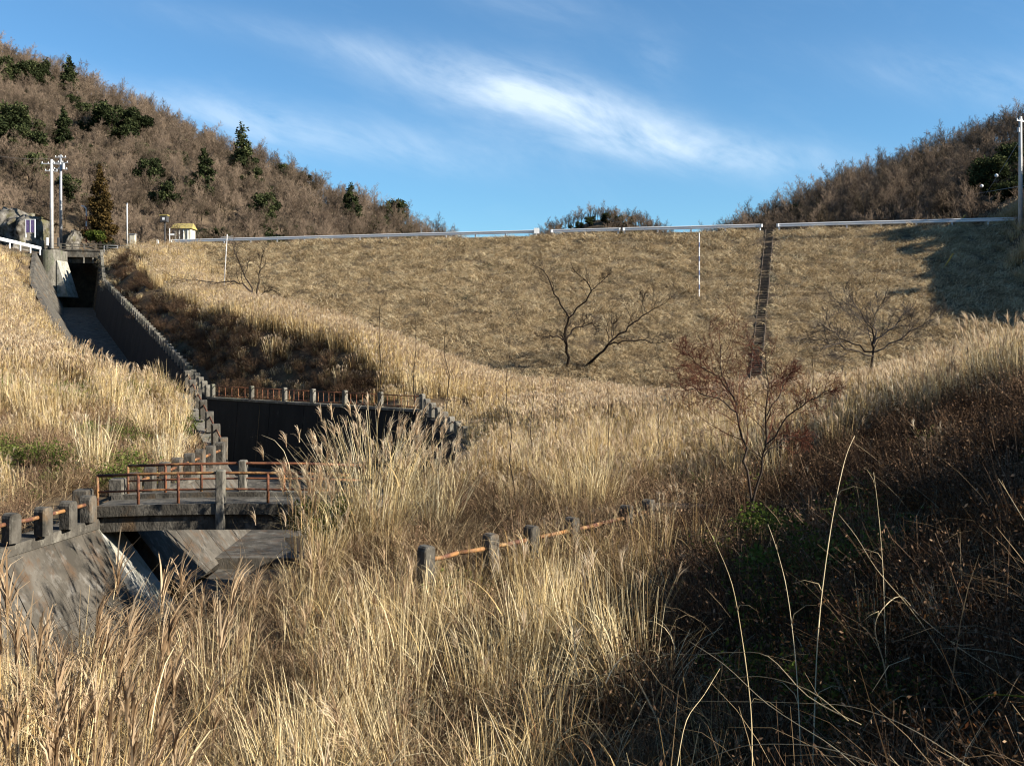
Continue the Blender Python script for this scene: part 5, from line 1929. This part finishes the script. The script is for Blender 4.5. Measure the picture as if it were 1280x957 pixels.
def shrubs():
    # brown brush
    x, y, rg = field(-24, 30, 5, 50, 1.5, 71)
    ok = in_view(x, y, 1.1, 2) & ~chan_mask(x, y) & (chan_dist(x, y) > .7) & ~on_bridge_way(x, y)
    px = kx(x, y)
    w = np.where((x < -9) & (y < 36), .8, .12)
    w = np.where((px > 820) & (y < 30), .55, w)
    w = np.where((px > 640) & (px < 860) & (y > 20) & (y < 34), .5, w)
    w = np.where((noise2(x, y, .3, 77.0) > .18) & (y < 40), .6, w)
    ok &= rg.random(len(x)) < w
    x, y = x[ok], y[ok]
    n = len(x)
    s_ = rg.uniform(.6, 1.4, n)
    scatter("dead_brush", "brown leafless brush and weeds between the grass", np.stack([x, y, ground_h(x, y)], 1), BUSH_BROWN, rots(rg, n, .1), np.stack([s_, s_, s_], 1), "brush")
    x, y, rg = field(1, 20, 4, 30, 3.2, 72)
    px = kx(x, y)
    ok = in_view(x, y, 1.12, 9) & (px > 880)
    nz = noise2(x, y, .35, 23.0)
    pyb = (px > 1000) & (y > 9) & (y < 24)
    ok &= rg.random(len(x)) < np.where(pyb, np.clip(.7 + nz, .2, 1), .25)
    x, y = x[ok], y[ok]
    n = len(x)
    s_ = rg.uniform(.6, 1.2, n)
    scatter("brown_ferns", "rust-brown dead ferns covering the shaded right bank", np.stack([x, y, ground_h(x, y)], 1), BUSH_FERN, rots(rg, n, .15), np.stack([s_, s_, s_ * .8], 1), "ferns")
    x, y, rg = field(-13, 9, 3.6, 31, 1.6, 75)
    px = kx(x, y)
    ok = in_view(x, y, 1.1, 1) & ~chan_mask(x, y) & (chan_dist(x, y) > .5) & ~on_bridge_way(x, y) & (px < 880)
    x, y = x[ok], y[ok]
    n = len(x)
    s_ = rg.uniform(.4, .85, n)
    scatter("dead_undergrowth", "brown dead undergrowth between the foreground tussocks", np.stack([x, y, ground_h(x, y) - .05], 1), [BUSH_DARK[0], BUSH_BROWN[0], BUSH_BROWN[1]], rots(rg, n, .15), np.stack([s_, s_, s_], 1), "undergrowth")
    x, y, rg = field(-1, 20, 3.6, 34, 3.4, 74)
    px = kx(x, y)
    ok = in_view(x, y, 1.12, 9) & (px > 810 + 140 * noise2(x, y, .6, 5.0)) & ((y < 27) | (rg.random(len(x)) < .3)) & ~((y > 24) & (px < 960))
    x, y = x[ok], y[ok]
    n = len(x)
    s_ = rg.uniform(.5, 1.25, n)
    scatter("dark_undergrowth", "dark tangled undergrowth covering the shaded right foreground", np.stack([x, y, ground_h(x, y) - .05], 1), BUSH_DARK, rots(rg, n, .15), np.stack([s_, s_, s_], 1), "undergrowth")
    x, y, rg = field(-28, 12, 5, 50, 2.4, 73)
    px = kx(x, y)
    nz = noise2(x, y, .3, 33.0)
    ok = in_view(x, y, 1.1, 1) & ~chan_mask(x, y) & (chan_dist(x, y) > .6) & ~on_bridge_way(x, y)
    w = np.where((px < 330) & (y > 29) & (y < 48), np.clip(.25 + nz * 4, 0, 1), .02)
    w = np.where((px > 900) & (px < 1130) & (y > 9) & (y < 20), .55, w)
    ok &= rg.random(len(x)) < w
    x, y = x[ok], y[ok]
    n = len(x)
    s_ = rg.uniform(.6, 1.3, n)
    scatter("green_weeds", "green leafy weeds in patches on the left bank and the shaded right bank", np.stack([x, y, ground_h(x, y)], 1), BUSH_GREEN, rots(rg, n, .1), np.stack([s_, s_, s_], 1), "weeds")


shrubs()


# named pampas clumps -------------------------------------------------
def clump(label, px, Y, seed, n, h, r, w, plumes, wild, leaves, plume='plume', plen=.34):
    x = (px - 640) / 1244 * Y
    z = gz(x, Y)
    me = susuki_mesh(seed, n, h, r, w, plumes, leaves=leaves, wild=wild, plume_mat=plume, plume_len=plen, seg=7, straw='palestraw' if Y > 20 else 'susuki')
    o = link_mesh("pampas_clump", me, None, (x, Y, z))
    tag(o, label, "pampas grass", "separate pampas grass clumps")
    return o


clump("large pale pampas clump with arching plumes just right of the footbridge", 470, 22.6, 901, 320, 3.1, .7, .019, 90, .7, 150)
clump("second pale pampas clump just right of the large plumed one", 535, 23.6, 902, 170, 2.5, .6, .016, 45, .45, 120)
clump("low arching pampas clump at the right end of the footbridge", 430, 21.8, 903, 120, 1.7, .5, .014, 26, .9, 120)
clump("arching pale clump leaning over the right end of the footbridge's rail", 415, 22.6, 915, 130, 2.0, .45, .015, 30, 1.0, 110)
clump("low arching straw tussock at the bottom centre with leaves bent right", 700, 9.2, 920, 110, 1.5, .3, .012, 0, 1.5, 150, 'redplume')
clump("wide drooping straw tussock in the centre foreground below the buried fence", 640, 13.5, 921, 150, 1.6, .45, .013, 4, 1.3, 170, 'redplume')
clump("drooping straw tussock at the edge of the shade right of the bottom centre", 800, 11.5, 922, 120, 1.7, .35, .012, 0, 1.2, 150, 'redplume')
clump("arching straw tussock at the bottom left of centre", 400, 8.4, 923, 110, 1.6, .35, .011, 4, 1.2, 130, 'redplume')
clump("short pale tussock half hiding the second post of the grass-buried fence", 585, 17.4, 924, 80, 1.35, .25, .013, 0, .7, 70, 'redplume')
clump("short straw tussock in front of the first post of the grass-buried fence", 530, 16.8, 926, 70, 1.25, .25, .013, 0, .6, 60, 'redplume')
clump("short straw tussock between the fourth and fifth posts of the buried fence", 640, 18.0, 927, 80, 1.35, .3, .013, 0, .8, 70, 'redplume')
clump("short straw tussock in front of the far end of the grass-buried fence", 745, 20.0, 928, 80, 1.35, .3, .013, 0, .7, 70, 'redplume')
clump("short pale tussock half hiding the middle posts of the grass-buried fence", 690, 19.0, 925, 80, 1.35, .3, .013, 0, .8, 70, 'redplume')
for px_, Y_, h_, r_, sd_, lb_ in ((398, 22.2, 1.3, .8, 81, "green leafy shrub at the right end of the footbridge under the pampas plumes"), (1000, 15.0, 1.1, 1.0, 82, "green leafy shrub in the shade right of the slender thorn tree"), (1075, 14.0, .9, .8, 83, "second green leafy shrub beside the longest pale stalk"), (960, 18.5, 1.2, .9, 84, "small green leafy shrub at the foot of the slender thorn tree")):
    x_ = (px_ - 640) / 1244 * Y_
    tk, cr_ = round_tree(sd_, h_, r_, M['weed'], n=1800, size=.05)
    plant_tree("green_shrub", lb_, "shrub", (x_, Y_, gz(x_, Y_) - .05), (tk, cr_))
clump("upright straw clump on the left bank above the footbridge's left end", 118, 30.5, 904, 150, 2.3, .4, .02, 12, .22, 90)
clump("pale fan-shaped straw clump on the left bank near the stepping posts", 212, 33.0, 905, 110, 1.7, .35, .02, 6, .35, 60)
clump("broad straw clump with pale stems right of centre behind the buried fence", 730, 25.5, 906, 200, 2.1, .7, .015, 10, .5, 160)
clump("tall bundle of straw stems in the centre foreground left of the buried fence", 490, 12.6, 907, 170, 2.25, .45, .009, 12, .3, 120, 'redplume')
clump("feathery brown reed clump in the lower left corner", 45, 5.2, 908, 110, 2.6, .45, .011, 90, .22, 60, 'redplume', .32)
clump("feathery brown reed clump close to the left edge above the corner one", 110, 6.8, 909, 90, 2.2, .4, .010, 55, .25, 50, 'redplume', .3)
clump("plumed reed clump in front of the stream opening", 275, 12.5, 910, 90, 2.0, .35, .009, 40, .2, 50, 'redplume', .32)
clump("plumed reed clump left of the stream opening below the wall", 150, 12.0, 911, 0 + 80, 1.6, .35, .009, 30, .25, 50, 'redplume', .3)
clump("tall plumed pampas clump on the right ridge at the picture's right edge", 1240, 26.5, 912, 120, 2.3, .55, .014, 40, .3, 60)
clump("plumed pampas clump on the right ridge left of the tallest one", 1180, 27.5, 913, 120, 1.9, .55, .014, 40, .3, 60)
clump("leaning plumed pampas clump at the middle of the right ridge", 1130, 30, 914, 110, 1.7, .55, .014, 36, .35, 60)


# bare trees in the valley ---------------------------------------------
def shaped_tree(name, label, foot, limbs, cfg, seed, mat_thick='bark', mat_twig='bark', scale=1.0, kids0=7):
    """limbs: polylines (dx, dy, dz, radius) in metres from the foot, measured from the photograph"""
    tr = Tree(seed)
    thin = .6 if name == 'thorn_tree' else .72
    for pl_ in limbs:
        pts = [Vector(p[:3]) * scale for p in pl_]
        rads = [p[3] * scale * thin for p in pl_]
        fine = []
        fr = []
        for i in range(len(pts) - 1):
            for k in range(3):
                t = k / 3
                q = pts[i].lerp(pts[i + 1], t)
                if k:
                    j = (pts[i + 1] - pts[i]).length * .06
                    q += Vector((tr.r.gauss(0, j), tr.r.gauss(0, j), tr.r.gauss(0, j)))
                fine.append(q)
                fr.append(rads[i] * (1 - t) + rads[i + 1] * t)
        fine.append(pts[-1])
        fr.append(rads[-1])
        tr.segs.append((fine, fr, 0))
        ln = sum((a - b).length for a, b in zip(fine[:-1], fine[1:]))
        tr.spawn(fine, fr, ln, 0, cfg)
    root = empty(name, foot, label, "tree")
    a, b = tr.meshes(M[mat_thick], M[mat_twig], split=1)
    link_mesh("trunk", a, root)
    link_mesh("crown", b, root)
    return root


def dam_foot(px, py, y0=80, y1=125):
    for Y in np.arange(y0, y1, .25):
        p = at(px, py, Y)
        if gz(p.x, p.y) > p.z:
            return Vector((p.x, p.y, gz(p.x, p.y) - .1))
    p = at(px, py, y0)
    return Vector((p.x, p.y, gz(p.x, p.y) - .1))


def pl_px(foot_px, foot_py, Y, pts):
    """limb given by photo offsets at the tree's own distance; third value is the depth offset in metres"""
    k = Y / 1244
    return [((a - foot_px) * k, d, (foot_py - b) * k, r) for a, b, d, r in pts]


TW = [dict(kids=12, lo=.35, ang=.8, lift=.15, lr=.30, rr=.45, rmin=.02),
      dict(n=4, wob=.28, up=.08, kids=6, lo=.25, ang=.8, lift=.1, lr=.55, rr=.5, rmin=.014),
      dict(n=3, wob=.25, up=.05, kids=4, lo=.2, ang=.7, lift=.05, lr=.6, rr=.6, rmin=.010),
      dict(n=2, wob=.2, up=.05, tap=.6)]
ft = dam_foot(710, 462)
Y = ft.y
L1 = [
    pl_px(710, 462, Y, [(710, 466, 0, .20), (708, 440, 0, .17), (706, 420, 0, .15), (711, 397, 0, .12)]),
    pl_px(710, 462, Y, [(711, 397, 0, .11), (700, 380, -.3, .10), (690, 360, -.3, .08), (680, 340, -.5, .05), (670, 333, -.5, .03)]),
    pl_px(710, 462, Y, [(711, 397, 0, .11), (725, 382, .3, .10), (740, 363, .4, .08), (728, 347, .5, .05), (716, 335, .5, .03)]),
    pl_px(710, 462, Y, [(740, 363, .4, .06), (752, 352, .2, .05), (764, 341, .2, .03)]),
    pl_px(710, 462, Y, [(707, 425, 0, .12), (696, 420, -.8, .09), (684, 421, -1.2, .06), (670, 420, -1.6, .04)]),
    pl_px(710, 462, Y, [(708, 424, 0, .12), (716, 412, .8, .10), (730, 408, 1.2, .07), (742, 403, 1.4, .05), (748, 414, 1.6, .03)]),
]
shaped_tree("bare_tree", "dark bare forked tree standing upright at the foot of the dam in the centre", ft, L1, TW, 51)
ft = dam_foot(730, 462)
Y = ft.y
L2 = [
    pl_px(728, 462, Y, [(724, 464, 0, .20), (738, 450, 0, .18), (752, 438, 0, .16), (760, 427, 0, .14), (772, 416, .2, .12), (790, 402, .3, .10), (806, 391, .4, .07), (820, 383, .5, .05), (831, 378, .5, .03)]),
    pl_px(728, 462, Y, [(760, 430, 0, .10), (775, 425, -.8, .08), (795, 424, -1.2, .07), (815, 428, -1.4, .05), (834, 426, -1.6, .03)]),
    pl_px(728, 462, Y, [(808, 390, .3, .05), (802, 380, .4, .04), (804, 372, .4, .03), (798, 366, .5, .02)]),
    pl_px(728, 462, Y, [(763, 425, 0, .07), (765, 410, .4, .05), (770, 395, .5, .03)]),
]
shaped_tree("bare_tree", "dark bare tree leaning far right at the foot of the dam beside the forked one", ft, L2, TW, 52)
ft = dam_foot(320, 384, 70, 125)
Y = ft.y
L3 = [
    pl_px(320, 384, Y, [(320, 386, 0, .20), (319, 372, 0, .17), (312, 362, 0, .13), (304, 353, -.3, .12), (290, 351, -.6, .10), (268, 352, -.9, .07), (245, 350, -1.2, .05), (226, 351, -1.4, .03)]),
    pl_px(320, 384, Y, [(319, 374, 0, .14), (312, 355, .3, .11), (303, 340, .5, .09), (298, 328, .7, .07), (290, 315, .8, .05), (288, 302, .8, .03)]),
    pl_px(320, 384, Y, [(320, 372, 0, .13), (322, 355, .2, .10), (323, 340, .3, .07), (326, 325, .3, .05), (327, 318, .3, .03)]),
    pl_px(320, 384, Y, [(321, 374, 0, .12), (330, 365, -.3, .08), (340, 361, -.5, .06), (352, 366, -.6, .03)]),
]
shaped_tree("bare_tree", "dark bare tree with a long level branch to the left on the grassy left shoulder", ft, L3, TW, 53)
# grey bare bush right of the stairs, in front of the dam foot
BW = [dict(kids=9, lo=.2, ang=.8, lift=.1, lr=.45, rr=.5, rmin=.016),
      dict(n=4, wob=.2, up=.05, kids=8, lo=.2, ang=.7, lift=.08, lr=.6, rr=.55, rmin=.011),
      dict(n=3, wob=.2, up=.05, kids=5, lo=.2, ang=.7, lift=.05, lr=.6, rr=.6, rmin=.008),
      dict(n=2, wob=.2, up=.05, tap=.6)]
Y = 46.0
ft = Vector((at(1093, 470, Y).x, Y, gz(at(1093, 470, Y).x, Y)))
fy = HOR - ft.z / Y * 1244
L4 = [pl_px(1093, fy, Y, [(1093, fy + 3, 0, .09), (1092, 435, 0, .07), (1091, 415, 0, .05), (1080, 398, 0, .04), (1066, 382, .2, .02)]),
      pl_px(1093, fy, Y, [(1092, 430, 0, .06), (1110, 413, 0, .05), (1128, 396, .2, .04), (1138, 386, .3, .025)]),
      pl_px(1093, fy, Y, [(1092, 440, 0, .06), (1070, 430, .4, .045), (1050, 415, .6, .04), (1030, 402, .8, .02)]),
      pl_px(1093, fy, Y, [(1092, 445, 0, .06), (1060, 437, -.4, .045), (1035, 430, -.6, .04), (1010, 420, -.8, .02)]),
      pl_px(1093, fy, Y, [(1093, 440, 0, .05), (1120, 425, -.4, .04), (1145, 408, -.6, .03), (1165, 395, -.7, .02)]),
      pl_px(1093, fy, Y, [(1093, 425, 0, .05), (1098, 400, .4, .03), (1105, 375, .6, .02)])]
shaped_tree("bare_bush", "wide grey leafless bush standing behind the right ridge of pampas", ft, L4, BW, 54, 'greytwig', 'greytwig')
# reddish thorn tree in the shade edge
Y = 21.0
fx = (935 - 640) / 1244 * Y
ft = Vector((fx, Y, gz(fx, Y)))
fy = HOR - ft.z / Y * 1244
L5 = [pl_px(935, fy, Y, [(933, fy + 4, 0, .05), (936, 600, 0, .045), (934, 560, 0, .04), (922, 520, 0, .035), (917, 495, .1, .03), (905, 470, .2, .02), (905, 430, .3, .012)]),
      pl_px(935, fy, Y, [(936, 640, 0, .045), (950, 600, .1, .04), (958, 560, .1, .035), (960, 520, .2, .03), (965, 480, .3, .02), (962, 440, .3, .012)]),
      pl_px(935, fy, Y, [(920, 515, 0, .03), (900, 500, -.3, .025), (870, 490, -.4, .02), (845, 480, -.5, .012)]),
      pl_px(935, fy, Y, [(918, 497, 0, .025), (880, 462, -.2, .02), (850, 440, -.3, .012)]),
      pl_px(935, fy, Y, [(958, 555, 0, .03), (980, 520, -.2, .025), (1005, 500, -.3, .02), (1030, 485, -.4, .012)]),
      pl_px(935, fy, Y, [(960, 520, .1, .025), (985, 485, .4, .02), (1000, 462, .5, .012)]),
      pl_px(935, fy, Y, [(955, 570, 0, .03), (985, 550, .4, .02), (1020, 545, .6, .012)])]
RT = [dict(kids=20, lo=.3, ang=.8, lift=.05, lr=.36, rr=.45, rmin=.006),
      dict(n=4, wob=.2, up=.03, kids=9, lo=.2, ang=.8, lift=.02, lr=.55, rr=.55, rmin=.0045),
      dict(n=3, wob=.22, up=.02, kids=5, lo=.2, ang=.7, lift=.0, lr=.6, rr=.7, rmin=.0035),
      dict(n=2, wob=.2, up=.0, tap=.5)]
shaped_tree("thorn_tree", "slender reddish-brown leafless tree with two stems right of centre", ft, L5, RT, 55, 'bark', 'redtwig')
# saplings
for i, (px, Y, top, wob, lab) in enumerate(((641, 27, 440, .06, "thin dark sapling pair left of the dark stake in the central grass"), (760, 29, 478, .02, "straight dark stake standing in the central grass"), (668, 33, 470, .08, "thin bare sapling between the central stems"), (697, 36, 455, .08, "second thin bare sapling left of the dark stake"), (815, 31, 470, .1, "crooked bare sapling with drooping tip right of the dark stake"), (475, 62, 380, .08, "small bare sapling on the left grassy shoulder below the dam"), (518, 60, 395, .08, "small bare sapling at the right end of the grassy shoulder"), (560, 58, 400, .08, "slim sapling at the foot of the grassy shoulder"), (1010, 30, 440, .08, "bare twig stem between the thorn tree and the right ridge"))):
    x = (px - 640) / 1244 * Y
    z0 = gz(x, Y)
    H = (HOR - top) / 1244 * Y - z0
    tr = Tree(600 + i)
    cfg = [dict(kids=6 if wob > .03 else 1, lo=.35, ang=.6, lift=.25, lr=.3, rr=.6, rmin=.006), dict(n=3, wob=.15, up=.1, kids=3, lo=.3, ang=.6, lift=.1, lr=.5, rr=.7, rmin=.005), dict(n=2, wob=.15, up=.05, tap=.6)]
    pts = [Vector((0, 0, -.1))]
    for k in range(6):
        pts.append(pts[-1] + Vector((tr.r.gauss(0, wob), tr.r.gauss(0, wob), H / 6)))
    rads = [(.020 if Y < 45 else .04) * (1 - k / 8) for k in range(7)]
    tr.segs.append((pts, rads, 0))
    tr.spawn(pts, rads, H, 0, cfg)
    me = merge_tree(tr, M['bark'])
    tag(link_mesh("sapling" if i != 1 else "stake", me, None, (x, Y, z0)), lab, "sapling" if i != 1 else "stake")
# small crest tree
p = at(838, 284, 133)
tr = Tree(700)
tr.limb(Vector((0, 0, -.3)), Vector((0, 0, 1)), 1.4, .06, 0, [dict(n=3, wob=.1, up=.2, kids=8, lo=.1, ang=1.0, lift=.2, lr=1.0, rr=.6), dict(n=3, wob=.15, up=.1, kids=6, lo=.2, ang=.6, lift=.2, lr=.5, rr=.6, rmin=.018), dict(n=2, wob=.15, tap=.4)])
tag(link_mesh("bare_shrub", merge_tree(tr, M['bark']), None, (p.x, p.y, CREST_Z)), "small spreading leafless shrub behind the guardrail left of the stairway", "shrub")

# long single stalks in the shaded right foreground
STK = [
    ([(940, 935, 7.2), (938, 880, 7.6), (928, 800, 8.2), (915, 730, 8.8), (895, 680, 9.2), (880, 650, 9.5)], .008, "pale curved bare stalk, left one of the three tall stalks in the right shade"),
    ([(998, 880, 8.5), (994, 820, 8.9), (984, 740, 9.4), (972, 690, 9.8), (960, 655, 10)], .008, "pale bare stalk, middle one of the tall stalks in the right shade"),
    ([(1018, 895, 8.5), (1022, 800, 9), (1030, 720, 9.4), (1042, 640, 9.8), (1056, 575, 10.2), (1068, 545, 10.4)], .010, "longest pale stalk slanting up right through the right shade"),
    ([(1110, 870, 9), (1105, 830, 9), (1094, 790, 9), (1100, 765, 9), (1125, 745, 9.2), (1150, 770, 9), (1200, 810, 8.6), (1250, 842, 8.2)], .008, "bent pale stem making an arch at the lower right"),
    ([(1105, 745, 10), (1103, 700, 10.4), (1098, 640, 10.8), (1092, 590, 11)], .007, "thin upright stalk right of the longest pale stalk"),
    ([(1125, 745, 9.1), (1095, 710, 9.3), (1070, 670, 9.6), (1048, 642, 9.8)], .006, "slanting pale stem joining the arch to the longest stalk"),
    ([(1280, 650, 10), (1262, 620, 10.3), (1248, 598, 10.6)], .008, "pale slanting stem at the right edge of the brown ferns"),
    ([(1275, 870, 6.4), (1240, 868, 6.8), (1214, 875, 7.2)], .012, "green arching leaf at the lower right edge"),
    ([(1076, 905, 6.2), (1010, 870, 6.8), (960, 820, 7.4), (915, 815, 8.0), (870, 818, 8.4)], .006, "arching straw plume stem drooping left in the lower right, upper one"),
    ([(1060, 900, 6.2), (1010, 862, 6.8), (950, 845, 7.4), (900, 850, 8.0)], .006, "arching straw plume stem drooping left in the lower right, lower one"),
    ([(1030, 925, 5.8), (960, 880, 6.4), (905, 830, 7.0), (860, 800, 7.6)], .006, "straight straw stem rising left across the lower right shade"),
    ([(1045, 880, 6.6), (960, 877, 7.2), (860, 876, 7.8)], .005, "level thin straw stem near the bottom right"),
    ([(1000, 930, 5.4), (930, 932, 5.8), (860, 957, 6.0)], .006, "straw stem bending down at the bottom edge right of centre"),
    ([(846, 960, 5.6), (858, 900, 6.2), (880, 868, 6.8), (900, 835, 7.2)], .005, "thin dark-tipped straw at the bottom right of centre"),
    ([(638, 957, 5.4), (615, 900, 5.8), (598, 862, 6.1)], .007, "pale broken stem at the bottom centre"),
]
for pts, r, lab in STK:
    P = [at(*q) for q in pts]
    o = P[0].copy()
    fine = []
    for i in range(len(P) - 1):
        p0, p1, p2, p3 = P[max(i - 1, 0)], P[i], P[i + 1], P[min(i + 2, len(P) - 1)]
        for k in range(4):
            t = k / 4
            fine.append(.5 * ((2 * p1) + (p2 - p0) * t + (2 * p0 - 5 * p1 + 4 * p2 - p3) * t * t + (3 * p1 - p0 - 3 * p2 + p3) * t ** 3))
    fine.append(P[-1])
    # root the stalk in the ground below its lowest seen point
    g = gz(o.x, o.y)
    if g < o.z - .1 and "arch" not in lab[:4]:
        d = (fine[0] - fine[1]).normalized()
        q = fine[0].copy()
        low = []
        while q.z > gz(q.x, q.y) - .05 and len(low) < 60:
            d = (d + Vector((0, 0, -.07))).normalized()
            q = q + d * .14
            low.append(q.copy())
        fine = list(reversed(low)) + fine
    n = len(fine)
    rad = [.62 * r * (1 - .6 * i / n) for i in range(n)]
    # nodes along the cane
    rad = [q * (1.35 if i % 5 == 3 else 1) for i, q in enumerate(rad)]
    mb = MB().tube([p - o for p in fine], rad, 6, .7)
    if "pale" in lab or "long" in lab:
        for k in range(3, n - 2, 6):
            dd = (fine[k + 1] - fine[k]).normalized()
            side = Vector((random.uniform(-1, 1), random.uniform(-1, 1), random.uniform(-.2, .8))).normalized()
            a = fine[k] - o
            mb.tube([a, a + (dd + side * .5) * .08, a + (dd * .6 + side) * .17, a + (dd * .2 + side * 1.2) * .24], [r * .5, r * .45, r * .3, r * .05], 3, .5)
    tag(mb.build("grass_stalk", M['weed'] if "green" in lab else M['stalk'], None, o, smooth=True), lab, "stalk", "long single stalks in the shade")


# trees and shrubs on the bank right of the camera (they shade the foreground)
SH = [(38, 4, 1, 5.5), (41, 10, 1, 5.5), (40, 17, 1, 5), (44, 0, 1, 6), (47, 13, 1, 6), (38, -6, 1, 5.5), (48, 5, 1, 6), (24, -12, 1, 6), (16, -16, 1, 6.5), (6, -18, 1, 6.5), (34, -12, 1, 7), (16, 5, 1, 2.0), (17, 11, 1, 2.2), (19, 16, 1, 2.0), (18, -1, 1, 2.4), (22, 20, 1, 2.0), (15.5, 13.5, 1, 1.5)]
for i, (x, y, s, h) in enumerate(SH):
    plant_tree("evergreen_tree", "low evergreen on the bank just outside the right edge of the view", "tree", (x, y, gz(x, y) - .2), ROUNDS[i % 3], i * 1.3, h / 6.5, "shade trees right of the view")
for i, (x, y, h) in enumerate([(65, 112, 2.5), (65, 106, 2.2), (62, 93, 2.2), (70, 108, 6), (68, 116, 6), (73, 113, 6), (76, 106, 6), (64.5, 104, 3), (79, 112, 7), (66, 96, 2.5)]):
    plant_tree("evergreen_tree", "evergreen on the right abutment outside the view, shading the dam's upper right corner", "tree", (x, y, gz(x, y) - .2), ROUNDS[i % 3], i * 1.7, h / 6.5, "shade trees on the right abutment")
